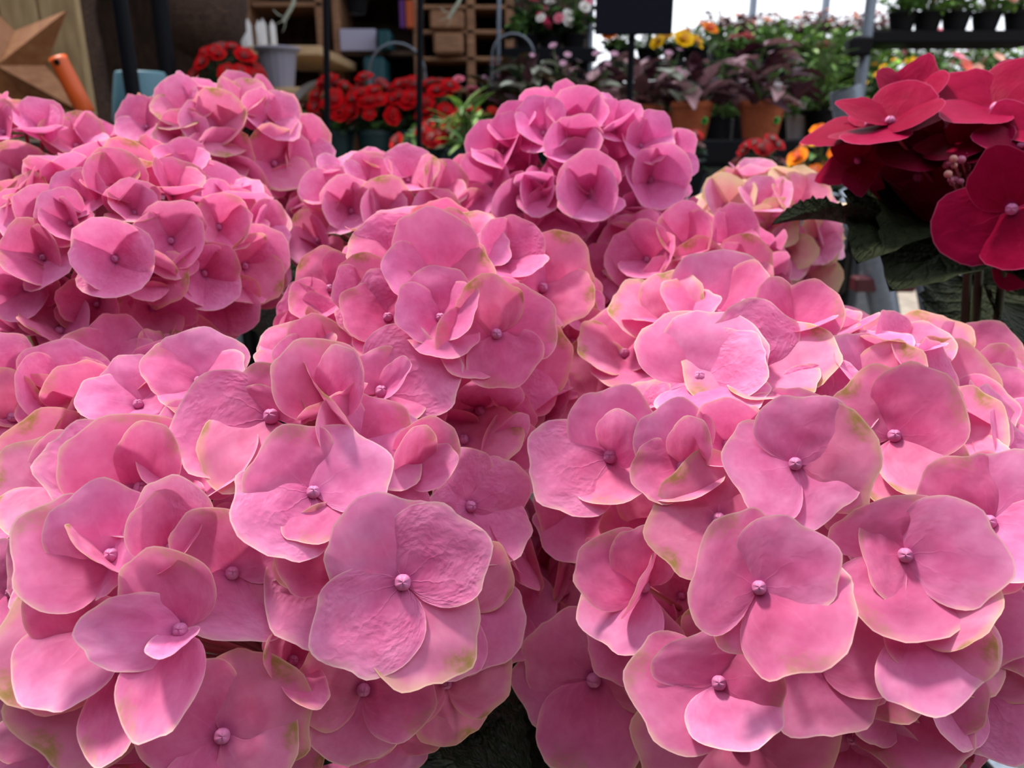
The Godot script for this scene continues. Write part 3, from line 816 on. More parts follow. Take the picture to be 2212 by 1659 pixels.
	bloom("largest pink bloom, front left, with wide open florets and pale green edges", 590, 1200, 0.40, 598, 500, 0.125, "rose", 0.0295, false, [
		[870, 1258, 205, 0.0, 0.0, 120, 10, 0.03, [[0, 122, 0.95, 0.95, 8, 5, 3], [1, 232, 1.1, 0.92, 6, 3, 0], [2, 300, 1.12, 0.95, 4, 0, 2], [3, 42, 1.0, 0.95, 10, 3, 0]]],
		[676, 1068, 165, 0.05, 0.4, 135, 16, 0.02, [[0, 142, 0.95, 1.15, 14, 3, 1], [1, 218, 1.05, 1.1, 6, 5, 0], [2, 305, 0.7, 1.0, 10, 3, 1], [3, 42, 1.08, 1.15, 12, 3, 3]]], [723, 890, 158, -0.1, 0.7, 60, 42, 0.018, [[0, 122, 1.05, 1.12, 34, 1, 1], [3, 52, 0.98, 0.6, 50, 6, 0], [1, 212, 0.75, 0.9, 56, 6, 2], [2, 300, 0.5, 0.8, 50, 6, 1]]],
		[822, 852, 165, 0.15, 0.5, 45, 20, 0.018, [[0, 40, 1.12, 1.15, 18, 3, 0], [3, 15, 0.75, 0.3, 50, 6, 3], [1, 110, 0.6, 0.8, 20, 3, 1], [2, 290, 0.6, 0.9, 10, 3, 1]]], [775, 968, 145, 0.2, 0.4, 75, 22, 0.01, [[0, 68, 0.86, 1.1, 22, 3, 1], [3, 5, 0.98, 1.15, 10, 0, 3], [2, 285, 0.5, 0.8, 10, 3, 1]]], [880, 1030, 135, 0.2, 0.3, 40, 42, 0.012, [[0, 52, 1.12, 0.8, 32, 6, 1], [1, 88, 1.0, 0.5, 42, 6, 1], [3, 8, 0.95, 0.6, 38, 1, 3], [2, 245, 0.8, 0.9, 10, 4, 1]]],
		[1066, 987, 118, 0.3, 0.2, 60, 35, 0.01, [[0, 62, 1.15, 0.4, 42, 6, 3], [3, 25, 0.92, 0.8, 28, 1, 1], [2, 290, 1.0, 1.25, 10, 3, 3], [1, 165, 0.6, 1.0, 30, 6, 1]]], [244, 1203, 180, -0.3, 0.25, 175, 30, 0.02, [[0, 178, 1.1, 1.15, 16, 3, 1], [1, 118, 0.92, 0.95, 22, 3, 3], [2, 225, 0.6, 0.8, 52, 6, 2], [3, 345, 0.3, 0.9, 45, 4, 3]]],
		[370, 1190, 165, 0.1, 0.3, 75, 32, 0.018, [[0, 95, 1.0, 0.8, 30, 1, 0], [1, 125, 0.85, 0.8, 35, 3, 1], [2, 255, 0.3, 0.7, 30, 3, 1], [3, 330, 0.4, 0.7, 40, 1, 1]]], [500, 1240, 165, 0.1, 0.15, 115, 20, 0.008, [[0, 130, 1.05, 0.85, 24, 1, 1], [3, 58, 0.95, 0.9, 14, 3, 3], [1, 245, 0.85, 1.4, 8, 2, 0], [2, 330, 0.8, 0.9, 6, 3, 2]]], [392, 1362, 185, -0.2, 0.05, 115, 28, 0.02, [[0, 108, 1.05, 0.85, 22, 1, 1], [1, 182, 1.05, 0.72, 26, 4, 3], [2, 258, 1.22, 0.72, 14, 1, 1], [3, 278, 0.72, 0.42, 46, 6, 3]]],
		[218, 1360, 190, -0.35, 0.15, 200, 15, 0.01, [[0, 205, 1.08, 1.08, 8, 5, 2], [1, 236, 0.98, 0.9, 14, 1, 3], [2, 135, 0.95, 0.85, 22, 3, 1], [3, 60, 0.4, 0.7, 18, 3, 1]]], [275, 1450, 205, -0.25, -0.2, 225, 14, 0.01, [[0, 222, 1.12, 1.15, 8, 3, 2], [1, 275, 1.0, 0.5, 36, 1, 1], [2, 30, 0.4, 0.7, 20, 3, 1], [3, 130, 0.55, 0.8, 8, 3, 1]]], [480, 1588, 195, 0.0, -0.1, 115, 14, 0.02, [[0, 150, 1.0, 1.0, 12, 3, 1], [1, 42, 1.0, 1.1, 12, 5, 2], [2, 285, 1.0, 1.1, 8, 3, 1], [3, 350, 0.8, 0.9, 6, 5, 2]]], [630, 1428, 135, 0.2, 0.1, 170, 36, 0.0, [[0, 162, 1.05, 0.65, 46, 1, 2], [3, 288, 1.15, 0.55, 38, 1, 1], [1, 90, 0.8, 0.9, 30, 3, 1], [2, 330, 0.5, 0.8, 20, 3, 1]]],
		[745, 1218, 170, -0.2, 0.0, 225, 18, 0.01, [[0, 225, 1.1, 1.1, 10, 1, 0], [1, 150, 0.9, 0.9, 22, 6, 1]]], [785, 1485, 165, 0.05, -0.35, 260, 10, 0.01], [990, 1310, 165, 0.45, 0.0, -25, 8, 0.0], [1195, 1232, 115, 0.2, 0.0, 130, 15, -0.02], [1090, 1320, 125, 0.6, 0.0, 0, 8, -0.01], [960, 1470, 150, 0.3, -0.5, 280, 8, 0.0],
		[590, 905, 195, -0.3, 0.4, 185, 20, 0.01, [[0, 130, 0.62, 0.8, 14, 3, 1], [1, 188, 1.0, 1.05, 6, 1, 0], [2, 240, 0.95, 0.9, 22, 4, 2], [3, 60, 0.35, 0.7, 26, 3, 1]]], [305, 1062, 175, -0.1, 0.5, 110, 40, 0.0, [[0, 118, 1.0, 1.25, 34, 1, 1], [1, 160, 1.2, 0.95, 14, 0, 0], [3, 60, 1.05, 0.6, 52, 6, 1]]], [130, 1060, 150, -0.6, 0.4, 160, 12, 0.0], [300, 880, 125, -0.2, 0.9, 90, 22, 0.0],
		[430, 830, 125, 0.0, 0.9, 80, 28, 0.0], [840, 745, 135, 0.1, 0.9, 90, 14, 0.0], [695, 805, 122, -0.05, 0.7, 90, 24, -0.008], [645, 775, 95, -0.2, 0.9, 120, 20, 0.0], [1000, 955, 130, 0.1, 0.6, 85, 15, -0.004, [[0, 85, 1.0, 1.25, 12, 2, 2]]], [1010, 835, 130, 0.4, 0.7, 65, 20, 0.0], [1070, 860, 110, 0.7, 0.6, 60, 18, 0.0], [1010, 1095, 145, 0.6, 0.1, -55, 15, 0.0], [550, 1130, 110, 0.0, 0.3, 30, 15, -0.02], [600, 1580, 130, 0.2, -0.4, 40, 15, -0.02], [150, 1600, 150, -0.3, -0.5, 240, 10, -0.01], [30, 1280, 120, -0.8, 0.0, 200, 10, -0.01]], roots[0])
	bloom("second largest pink bloom, front right, with a flat round floret near its top", 1690, 1190, 0.41, 560, 535, 0.125, "rose", 0.0295, false, [
		[1718, 1003, 162, 0.0, 0.1, 80, 10, 0.03, [[0, 18, 1.0, 1.2, 6, 5, 2], [1, 75, 0.98, 1.05, 10, 3, 3], [2, 300, 0.86, 1.15, 5, 3, 3], [3, 198, 0.9, 1.15, 10, 3, 3]]], [1320, 990, 170, -0.1, 0.25, 80, 24, 0.02, [[0, 88, 0.95, 0.92, 25, 3, 3], [1, 200, 1.08, 1.05, 8, 0, 0], [2, 288, 0.72, 0.9, 14, 1, 1], [3, 42, 0.95, 0.5, 48, 6, 0]]],
		[1475, 1013, 152, 0.0, 0.3, 105, 32, 0.02, [[0, 110, 1.0, 0.95, 24, 3, 3], [3, 58, 1.0, 0.5, 48, 6, 1], [1, 200, 0.75, 0.8, 30, 4, 1], [2, 290, 0.65, 0.9, 20, 1, 1]]], [1553, 1120, 152, 0.0, 0.0, 130, 4, 0.02, [[0, 122, 0.97, 1.15, 4, 3, 2], [1, 212, 1.05, 1.1, 4, 3, 2], [2, 285, 0.9, 0.9, 2, 3, 2], [3, 8, 0.98, 1.25, 5, 5, 2]]], [1640, 1270, 178, 0.0, 0.05, 250, 12, 0.04, [[1, 152, 0.86, 1.3, 16, 3, 1], [3, 42, 1.02, 1.0, 14, 3, 3], [2, 322, 1.1, 1.2, 8, 5, 1], [0, 252, 0.85, 0.8, -4, 3, 1]]],
		[1553, 1475, 180, 0.0, 0.0, 170, 10, 0.04, [[1, 100, 0.68, 1.25, 20, 3, 3], [0, 195, 1.1, 1.15, 6, 3, 1], [2, 290, 0.8, 0.95, 12, 1, 3], [3, 15, 0.74, 0.95, 14, 5, 1]]], [1395, 1268, 155, -0.3, 0.1, 135, 26, 0.02, [[0, 145, 1.0, 1.0, 20, 1, 1], [1, 85, 0.92, 0.75, 28, 3, 1], [2, 225, 1.05, 1.1, 8, 3, 3], [3, 330, 0.5, 0.9, 62, 1, 1]]], [1472, 1287, 95, 0.0, -0.1, 45, 20, -0.02], [1285, 1465, 180, -0.2, -0.3, 225, 12, 0.01, [[0, 195, 1.0, 0.9, 10, 3, 0], [1, 275, 1.1, 1.1, 8, 0, 1]]], [1590, 1590, 215, 0.0, -0.4, 200, 10, 0.01],
		[1750, 1400, 180, 0.15, -0.15, -80, 8, 0.02, [[0, 285, 1.0, 1.1, 6, 0, 4], [3, 10, 1.0, 1.1, 4, 5, 1]]], [1955, 1200, 180, 0.05, 0.05, 95, 12, 0.03, [[0, 98, 0.68, 1.25, 10, 5, 1], [1, 8, 1.08, 1.05, 14, 3, 3], [2, 265, 0.95, 1.2, 6, 5, 1], [3, 182, 0.5, 0.9, 10, 3, 1]]], [1970, 1350, 175, 0.1, 0.1, 30, 18, 0.03, [[0, 20, 1.05, 0.75, 34, 4, 2], [1, 300, 1.0, 1.25, 5, 3, 3], [2, 175, 0.4, 0.8, 15, 3, 1], [3, 330, 0.9, 0.8, 2, 5, 2]]], [2135, 1130, 175, 0.1, 0.2, 45, 15, 0.02], [1930, 945, 160, 0.15, 0.3, 55, 12, 0.0, [[0, 125, 1.0, 1.0, 14, 3, 2], [1, 45, 1.0, 1.1, 22, 1, 1], [2, 300, 1.1, 1.0, 6, 5, 2]]],
		[1440, 695, 130, -0.1, 1.1, 165, 28, 0.0], [1550, 690, 145, 0.0, 1.1, 100, 24, 0.0], [1510, 825, 165, 0.05, 0.9, 105, 26, 0.01, [[0, 110, 1.05, 1.2, 26, 4, 1], [1, 60, 1.0, 1.2, 30, 4, 3]]], [1640, 800, 160, 0.2, 0.9, 20, 18, 0.0], [1285, 885, 155, -0.1, 0.3, 95, 18, -0.01], [1350, 770, 125, -0.1, 0.9, 95, 20, 0.0], [1170, 880, 105, -0.6, 0.5, 100, 22, 0.0],
		[1570, 965, 125, 0.1, 0.3, 95, 42, 0.01], [1420, 1110, 120, -0.2, 0.0, 30, 20, -0.01], [1265, 1095, 125, -0.3, -0.1, 70, 28, -0.01], [1960, 1500, 165, 0.15, -0.35, 265, 14, 0.0], [2100, 1470, 165, 0.5, -0.2, -60, 14, 0.0], [1840, 1590, 150, 0.1, -0.5, 250, 14, 0.0], [2190, 1335, 145, 0.5, 0.0, 20, 14, 0.0], [1700, 720, 120, 0.3, 1.0, 40, 34, 0.0], [1860, 1120, 120, 0.2, 0.0, 30, 20, -0.02], [1780, 880, 110, 0.2, 0.5, 60, 20, -0.01]], roots[1])


func build_lacecap() -> void:
	var c := at(2110, 380, 0.50)
	var o := thing("lacecap_hydrangea", "deep red lacecap hydrangea with dark serrated leaves at the right edge", "hydrangea", Vector3(c.x + 0.02, 0.55, c.z))
	part("pot", pot_mesh(0.085, 0.15), M["black_plastic"], o)
	part("soil", lathe([Vector2(0, 0.138), Vector2(0.077, 0.134), Vector2(0.077, 0.131)], 20), M["soil"], o)
	var hub := at(2120, 520, 0.52) - o.position
	var stalks := []
	for e in [[1922, 270, 120, -0.1, 1.9, 75, 12, 0.47], [1880, 278, 130, -0.5, 2.6, 178, 2, 0.49], [2015, 317, 125, 0.0, 1.4, 40, 10, 0.48], [2150, 245, 155, 0.05, 1.6, 150, 14, 0.47], [2186, 453, 145, -0.05, 0.1, 25, 8, 0.43], [2205, 320, 110, 0.0, 1.1, 110, 22, 0.45], [1855, 350, 85, -0.4, 0.5, 200, 8, 0.50], [1985, 380, 125, -0.1, -0.2, 30, 6, 0.50], [2070, 425, 120, -0.2, -0.1, 215, 10, 0.49], [1960, 215, 90, 0.0, 1.3, 80, 36, 0.50], [2230, 210, 110, 0.2, 1.6, 60, 14, 0.48], [2040, 255, 110, 0.0, 1.6, 20, 10, 0.51], [2140, 320, 110, 0.0, 1.2, 60, 10, 0.53], [2230, 520, 110, 0.2, 0.0, 60, 15, 0.50], [2090, 330, 90, -0.1, 0.8, 10, 30, 0.47]]:
		var p := at(e[0], e[1], e[7])
		var toward := -ray(e[0], e[1]).normalized()
		var right := (cam_basis.x - toward * cam_basis.x.dot(toward)).normalized()
		var up := toward.cross(right)
		var n: Vector3 = (toward + right * e[3] + up * e[4]).normalized()
		var x := (right - n * right.dot(n)).normalized()
		floret(o, p - o.position, x, n, e[2] * e[7] / F, e[5], e[6], M["petals_red"], false, [], "floret", "bud_pink")
		stalks.append([tube(arc_path(hub, p - o.position - n * 0.002, Vector3.ZERO, 3), 0.0014, 0.001, 5), Transform3D()])
	for k in 46:
		var p := at(2085 + rng.randf_range(-45, 60), 362 + rng.randf_range(-28, 34), 0.452 + rng.randf_range(-0.008, 0.02)) - o.position
		var s := rng.randf_range(0.0016, 0.0026)
		part("flower_bud", bud_far, M["bud_red"] if k % 3 else M["bud_cream"], o, Transform3D(Basis().scaled(Vector3.ONE * s), p))
		stalks.append([tube([hub, p], 0.0009, 0.0007, 4), Transform3D()])
	stuff(part("flower_stalks", merged(stalks), M["stalk_pink"], o))
	for e in [[2120, 520, 0.52, 2080, 900, 0.62], [2090, 590, 0.50, 2170, 900, 0.6], [2170, 560, 0.5, 2150, 900, 0.6]]:
		var a := at(e[0], e[1], e[2])
		var b := Vector3(o.position.x, 0.69, o.position.z)
		part("stem", tube(arc_path(a - o.position, b - o.position, Vector3(0.008, 0, 0.008), 8), 0.0026, 0.0036, 8), M["stalk_dark"], o)
	# leaves: root, tip, facing, width
	for e in [[[1875, 505, 0.50], [1672, 468, 0.46], Vector3(0, 1, 0.10), 0.6], [[2015, 470, 0.53], [1858, 545, 0.45], Vector3(-0.15, 1.0, 0.45), 1.15], [[2150, 505, 0.53], [1935, 600, 0.44], Vector3(-0.1, 1.0, 0.5), 1.3], [[2100, 560, 0.52], [2290, 640, 0.45], Vector3(0.1, 0.5, 0.8), 1.0],
			[[2100, 610, 0.57], [2060, 860, 0.52], Vector3(-0.2, 0.3, 0.9), 1.2], [[2190, 590, 0.6], [2110, 900, 0.57], Vector3(0.1, 0.3, 0.9), 1.4], [[2150, 650, 0.54], [2230, 850, 0.47], Vector3(0.1, 0.3, 0.9), 1.0], [[2200, 560, 0.58], [2080, 780, 0.60], Vector3(0.0, 0.2, 1.0), 1.2], [[2230, 620, 0.60], [2240, 900, 0.60], Vector3(0, 0.2, 1.0), 1.3], [[2110, 700, 0.60], [2170, 960, 0.58], Vector3(0, 0.3, 1), 1.2], [[2230, 760, 0.56], [2150, 1000, 0.54], Vector3(0, 0.3, 1), 1.2]]:
		leaf_part(o, at(e[0][0], e[0][1], e[0][2]), at(e[1][0], e[1][1], e[1][2]), e[2], e[3], "leaf_lacecap")


# ---------------------------------------------------------------- background, left
func slab(u0: float, v0: float, u1: float, v1: float, dist: float, depth: float) -> Array:   # [box mesh, centre] that covers those pixels on an upright plane
	var m := clampf((v0 + v1) / 2.0, 0.0, 240.0)
	var a := Vector3(on(u0, m, dist).x, on(u0, v0, dist).y, -dist)
	var b := Vector3(on(u1, m, dist).x, on(u1, v1, dist).y, -dist)
	return [box(absf(b.x - a.x), absf(b.y - a.y), depth), (a + b) / 2.0 - Vector3(0, 0, depth / 2.0)]

func slab_part(called: String, o: Node3D, m: String, u0: float, v0: float, u1: float, v1: float, dist: float, depth: float) -> void:
	var s := slab(u0, v0, u1, v1, dist, depth)
	part(called, s[0], M[m], o, Transform3D(Basis(), s[1] - o.position))

func post(called: String, label: String, u0: float, v0: float, u1: float, v1: float, dist: float, wide: float, m: String) -> void:
	var a := on(u0, v0, dist)
	var b := on(u1, v1, dist)
	var up := (a - b).normalized()
	var foot := b - up * (b.y / maxf(up.y, 0.3))
	var o := thing(called, label, "post", foot)
	part("pole", tube([Vector3.ZERO, (a - foot) * 0.5, a - foot + up * 0.25], pix(wide, dist) / 2, pix(wide, dist) / 2, 10), M[m], o)
	part("foot_plate", box(0.10, 0.012, 0.10), M[m], o, Transform3D(Basis(), Vector3(0, 0.006, 0)))

func build_left_background() -> void:
	# a board of tan planks with a folded metal star hung on it
	var o := thing("plank_board", "tan board of upright planks behind the brown star, top left corner", "board", Vector3(on(60, 0, 2.0).x, 0, -2.03))
	for i in 4:
		slab_part("plank", o, "wood_tan", -150 + i * 84, -140, -150 + i * 84 + 81, 420, 2.0, 0.025)
	slab_part("batten", o, "wood_tan", -150, 380, 184, 410, 1.985, 0.02)
	var leg := on(60, 410, 2.0).y
	for sx in [-0.15, 0.10]:
		part("leg", box(0.04, leg, 0.04), M["wood_tan"], o, Transform3D(Basis(), Vector3(sx, leg / 2, 0)))
	var c := on(24, 146, 1.93)
	o = thing("metal_star", "rust brown folded metal star hung on the tan board", "star", c)
	var R := pix(165, 1.93)
	for k in 5:
		var a := deg_to_rad(39.0 - 72.0 * k)
		var tip := Vector3(cos(a), sin(a), 0) * R
		var peak := Vector3(0, 0, R * 0.28)
		var st := SurfaceTool.new()
		st.begin(Mesh.PRIMITIVE_TRIANGLES)
		for s in [-1, 1]:
			var q := Vector3(cos(a + s * PI / 5), sin(a + s * PI / 5), 0) * R * 0.42
			tri(st, peak, tip, q, (tip - peak).cross(q - peak) * s)
			tri(st, Vector3(0, 0, -0.004), tip - Vector3(0, 0, 0.004), q - Vector3(0, 0, 0.004), Vector3(0, 0, -1))
			quad(st, tip, q, q - Vector3(0, 0, 0.004), tip - Vector3(0, 0, 0.004), Vector3(cos(a + s), sin(a + s), 0))
		part("star_arm", st.commit(), M["rust_brown"], o)
	# trowel
	var a := on(124, 124, 1.45)
	var b := on(186, 244, 1.45)
	o = thing("garden_trowel", "orange handled garden tool standing by the tan board", "tool", b)
	part("handle", tube([Vector3.ZERO, (a - b) * 0.4, (a - b) * 0.92, a - b], pix(18, 1.45), pix(17, 1.45), 14), M["handle_orange"], o)
	part("hanging_hole", tube([(a - b) * 0.90 + Vector3(0.002, 0, pix(16, 1.45)), (a - b) * 0.90 + Vector3(0.002, 0, pix(18, 1.45))], pix(6, 1.45), pix(6, 1.45), 10), M["black_plastic"], o)
	part("blade", tube([Vector3(0, 0, 0), Vector3(0.03, -0.07, 0), Vector3(0.07, -0.17, 0)], 0.008, 0.03, 10), M["steel"], o)
	post("black_pole", "leaning black pole in front of the blue grey pot, left side", 258, 0, 294, 250, 1.45, 30, "black_metal")
	post("black_pole", "wider black pole left of the brown coir basket", 344, 0, 372, 250, 2.3, 32, "black_metal")
	# slate blue pot
	b = on(322, 300, 1.75)
	o = thing("planter_pot", "slate blue tapered pot behind the leaning black pole", "pot", b)
	var pr := pix(60, 1.75)
	var ph := pix(128, 1.75)
	part("pot_body", lathe([Vector2(0, ph * 0.6), Vector2(pr * 0.62, ph * 0.62), Vector2(pr * 0.7, ph * 0.98), Vector2(pr * 0.75, ph), Vector2(pr * 0.8, ph * 0.97), Vector2(pr * 0.95, ph * 0.62), Vector2(pr * 1.05, ph * 0.3), Vector2(pr, 0.01), Vector2(0, 0)], 28), M["pot_blue"], o)
	var bt := on(322, 302, 1.75).y
	bench("side_table", "low dark table carrying the slate blue pot", Vector3(b.x - 0.35, bt, -1.5), Vector3(b.x + 0.06, bt, -2.0), M["wood_dark"], M["wood_dark"])
	# hanging coir basket, moss pole
	c = on(436, 15, 2.7)
	o = thing("hanging_basket", "dark brown coir hanging basket left of the white pickets", "basket", c)
	var n := noise(7, 6.0, 3)
	var br := pix(84, 2.7)
	part("coir_liner", grid(36, 16, func(u: float, v: float) -> Vector3:
		var e := (v - 0.5) * PI
		var d := Vector3(cos(e) * cos(u * TAU), sin(e) * 1.15, cos(e) * sin(u * TAU))
		return d * br * (1.0 + 0.10 * n.get_noise_3dv(d * 2.0)), true), M["coir"], o)
	for k in 3:
		var q := Vector3(cos(k * 2.1), 0.6, sin(k * 2.1)) * br * 0.8
		part("chain", tube([q, Vector3(0, 2.88 - c.y, 0)], 0.004, 0.004, 5), M["black_metal"], o)
	var foot := on(212, 330, 2.5)
	o = thing("moss_pole", "shaggy dark brown moss pole between the tan board and black poles", "pole", Vector3(foot.x, 0, foot.z))
	var mr := pix(36, 2.5)
	part("moss_wrap", grid(30, 40, func(u: float, v: float) -> Vector3:
		var d := Vector3(cos(u * TAU), 0, sin(u * TAU))
		return d * mr * (1.0 + 0.35 * n.get_noise_3d(d.x * 1.5, v * 9.0, d.z * 1.5)) + Vector3(0, v * 2.3, 0), true), M["coir"], o)
	# shelving of the shop
	o = thing("shelf_unit", "brown wooden shelving against the dark back wall", "shelf", Vector3(on(800, 300, 3.9).x, 0, -4.1))
	for u in [545, 700, 735, 905, 1018, 1100]:
		slab_part("upright", o, "wood_brown", u - 9, -150, u + 9, 520, 3.9, 0.35)
	slab_part("back_panel", o, "wood_dark", 536, -150, 1109, 520, 4.25, 0.02)
	for v in [-60, 10, 64, 122, 190, 262]:
		slab_part("shelf_board", o, "wood_brown", 905, v, 1109, v + 9, 3.9, 0.35)
	for v in [4, 100, 205]:
		slab_part("shelf_board", o, "wood_brown", 545, v, 700, v + 10, 3.9, 0.35)
	for v in [-30, 110, 200]:
		slab_part("shelf_board", o, "wood_dark", 735, v, 905, v + 10, 3.9, 0.35)
	var pieces := [["wooden_plank", "light wooden board jutting out under the white pickets", 540, 98, 692, 120, 3.2, 0.72, "wood_light"], ["wooden_plank", "light wooden board above the curved white tray", 588, 188, 712, 206, 3.0, 0.92, "wood_light"],
		["sign_panel", "plain lilac grey panel on the shop shelving", 734, 62, 812, 110, 3.88, 0.03, "lilac_grey"], ["wooden_crate", "upper brown wooden box on the right shelving", 928, 22, 1002, 62, 3.86, 0.2, "wood_brown"], ["wooden_crate", "lower brown wooden box with a pale front edge", 936, 70, 1000, 116, 3.84, 0.2, "wood_brown"],
		["folded_cloth", "purple folded cloth standing on the shelf", 862, 0, 874, 60, 3.85, 0.15, "purple_cloth"], ["folded_cloth", "orange folded cloth standing on the shelf", 876, 0, 892, 60, 3.85, 0.15, "orange_cloth"], ["storage_box", "dark teal box on the lower shelf behind the wire arch", 785, 122, 830, 188, 3.8, 0.2, "teal"], ["storage_box", "small teal box beside the lilac panel", 815, 64, 842, 106, 3.8, 0.15, "teal"]]
	for e in pieces:
		var s := slab(e[2], e[3], e[4], e[5], e[6], e[7])
		var t: Node3D = part(e[0], s[0], M[e[8]], null, Transform3D(Basis(), s[1]))
		tag(t, e[1], {"wooden_plank": "plank", "sign_panel": "sign", "wooden_crate": "crate", "folded_cloth": "cloth", "storage_box": "box"}[e[0]])
	# brackets that carry the two light boards from the shelving
	for i in 6:
		var u: float = [506, 522, 540, 556, 572, 586][i]
		var st := SurfaceTool.new()
		st.begin(Mesh.PRIMITIVE_TRIANGLES)
		var w := pix(11, 3.2) / 2
		var hh := pix(40, 3.2)
		var prof := [Vector2(-w, 0), Vector2(w, 0), Vector2(w, hh), Vector2(0, hh * 1.28), Vector2(-w, hh)]
		for k in 5:
			var p: Vector2 = prof[k]
			var q: Vector2 = prof[(k + 1) % 5]
			quad(st, Vector3(p.x, p.y, 0.006), Vector3(q.x, q.y, 0.006), Vector3(q.x, q.y, -0.006), Vector3(p.x, p.y, -0.006), Vector3((q - p).y, -(q - p).x, 0))
			if k > 0 and k < 4:
				for z in [0.006, -0.006]:
					tri(st, Vector3(prof[0].x, prof[0].y, z), Vector3(p.x, p.y, z), Vector3(q.x, q.y, z), Vector3(0, 0, z))
		var t := part("picket_stake", st.commit(), M["white_paint"], null, Transform3D(Basis(), Vector3(on(u, 98, 3.24).x, on(606, 98, 3.2).y, -3.24 - 0.04 * (i % 2))))
		tag(t, ["leftmost white picket stake, next to the coir basket", "second white picket stake from the coir basket", "third white picket stake, left of the gap", "fourth white picket stake, right of the gap", "fifth white picket stake from the coir basket", "rightmost white picket stake on the light board"][i], "picket", "white pickets on the light board")
	b = on(605, 190, 3.05)
	o = thing("fluted_pot", "pale grey fluted pot with a wide rim under the light board", "pot", b)
	pr = pix(38, 3.05)
	ph = pix(70, 3.05)
	part("pot_body", grid(48, 5, func(u: float, v: float) -> Vector3:
		var r := pr * lerpf(0.72, 0.98, v) * (1.0 + 0.035 * sin(u * TAU * 16))
		return Vector3(r * cos(u * TAU), ph * v, r * sin(u * TAU)), true), M["pot_white"], o)
	part("rim", lathe([Vector2(pr * 0.8, ph * 0.9), Vector2(pr * 0.95, ph * 1.06), Vector2(pr * 1.18, ph * 1.08), Vector2(pr * 1.2, ph * 1.0), Vector2(pr * 0.95, ph * 0.92)], 32), M["pot_white"], o)
	c = on(660, 222, 2.96)
	o = part("curved_tray", grid(16, 6, func(u: float, v: float) -> Vector3:
		return Vector3((u - 0.5) * 0.16, 0.06 * sin((u - 0.15) * PI * 0.7) + 0.03 * (u - 0.5), (v - 0.5) * 0.12 + 0.02 * sin(u * PI))), M["white_paint"], null, Transform3D(Basis(), c))
	tag(o, "bright white curved tray leaning below the light board", "tray")
	post("dark_post", "dark post at the left end of the red begonia row", 704, 0, 708, 340, 1.77, 13, "black_metal")
	post("dark_post", "dark post rising behind the red begonias", 908, 0, 905, 300, 1.77, 13, "black_metal")
	post("grey_post", "thin grey post left of the pink and white shelf flowers", 1078, -20, 1076, 200, 3.4, 8, "galvanised")
	post("grey_post", "grey post just left of the black sign", 1276, -20, 1270, 300, 3.2, 14, "galvanised")
	for e in [[858, 158, 56, 3.0, "larger wire arch over the dark teal pots"], [1108, 122, 42, 3.0, "smaller wire arch at centre beside the rex begonias"]]:
		var path := []
		var r := pix(e[2], e[3])
		path.append(Vector3(-r, -0.42, 0))
		for k in 13:
			path.append(Vector3(-cos(PI * k / 12.0) * r, sin(PI * k / 12.0) * r, 0))
		path.append(Vector3(r, -0.42, 0))
		o = part("wire_arch", tube(path, 0.0045, 0.0045, 8), M["wire_silver"], null, Transform3D(Basis(), on(e[0], e[1], e[3])))
		tag(o, e[4], "hoop")
	# two pale runners of a hanging plant
	for e in [[628, 20, 2.5, "pale runner of a hanging plant above the white pickets"], [985, 12, 2.6, "pale runner of a hanging plant above the brown boxes"]]:
		var tip := on(e[0] - 16, e[1] + 28, e[2])
		o = thing("spider_plant", e[3], "plant", Vector3(tip.x, tip.y, tip.z))
		var upper := Vector3(0.07, 0.42, 0)
		part("runner", tube([Vector3(0, 0, 0), Vector3(0.035, 0.05, 0), Vector3(0.06, 0.16, 0), upper], 0.006, 0.005, 6), M["leaf_silver"], o)
		for k in 3:
			var bb := Basis(Vector3(0, 0, 1), [2.6, 3.6, 4.4][k]).scaled_local(Vector3.ONE * 0.045)
			part("leaf", leafs["narrow"], M["leaf_silver"], o, Transform3D(bb, Vector3(0.008, 0.012, 0)))
		part("pot", pot_mesh(0.09, 0.12), M["pot_white"], o, Transform3D(Basis(), upper + Vector3(0.05, -0.09, 0)))
		part("hanger", tube([upper + Vector3(0.05, 0, 0), Vector3(0.12, 2.94 - tip.y, 0)], 0.004, 0.004, 6), M["black_metal"], o)
	# red begonia on the left, behind the dome
	b = on(498, 236, 2.35)
	potted("red_begonia", "red begonia with dark leaves below the coir basket", "begonia", "", b, 0.05, 0.06, "black_plastic", Vector2(0.085, 0.11), ["round", ["leaf_dark"], 40, 0.05], [["rosette", "bloom_red", 0.03, 24]], true)
	bench("side_table", "dark table under the lone red begonia", Vector3(b.x - 0.11, b.y, -2.1), Vector3(b.x + 0.08, b.y, -2.55), M["black_metal"], M["black_metal"])
	# row of red begonias on the grey bench
	var y0 := on(800, 352, 2.6).y
	bench("slatted_bench", "grey slatted bench carrying the row of red begonias", Vector3(-0.75, y0, -1.82), Vector3(-0.07, y0, -3.0), M["galvanised"], M["galvanised"])
	var reds := [["red begonia beside the dark post, leftmost of the bench row", 735, 2.62], ["red begonia second along the bench row from the dark post", 812, 2.60], ["red begonia third along the bench row from the dark post", 888, 2.64], ["red begonia at the right end of the bench row", 952, 2.62]]
	for e in reds:
		potted("red_begonia", e[0], "begonia", "red begonias along the grey bench", Vector3(on(e[1], 352, e[2]).x, y0, -e[2]), 0.055, 0.10, "pot_green", Vector2(0.075, 0.155), ["round", ["leaf_dark", "leaf_dark", "leaf_mid"], 34, 0.05], [["rosette", "bloom_red", 0.032, 34, 1.05]], true)
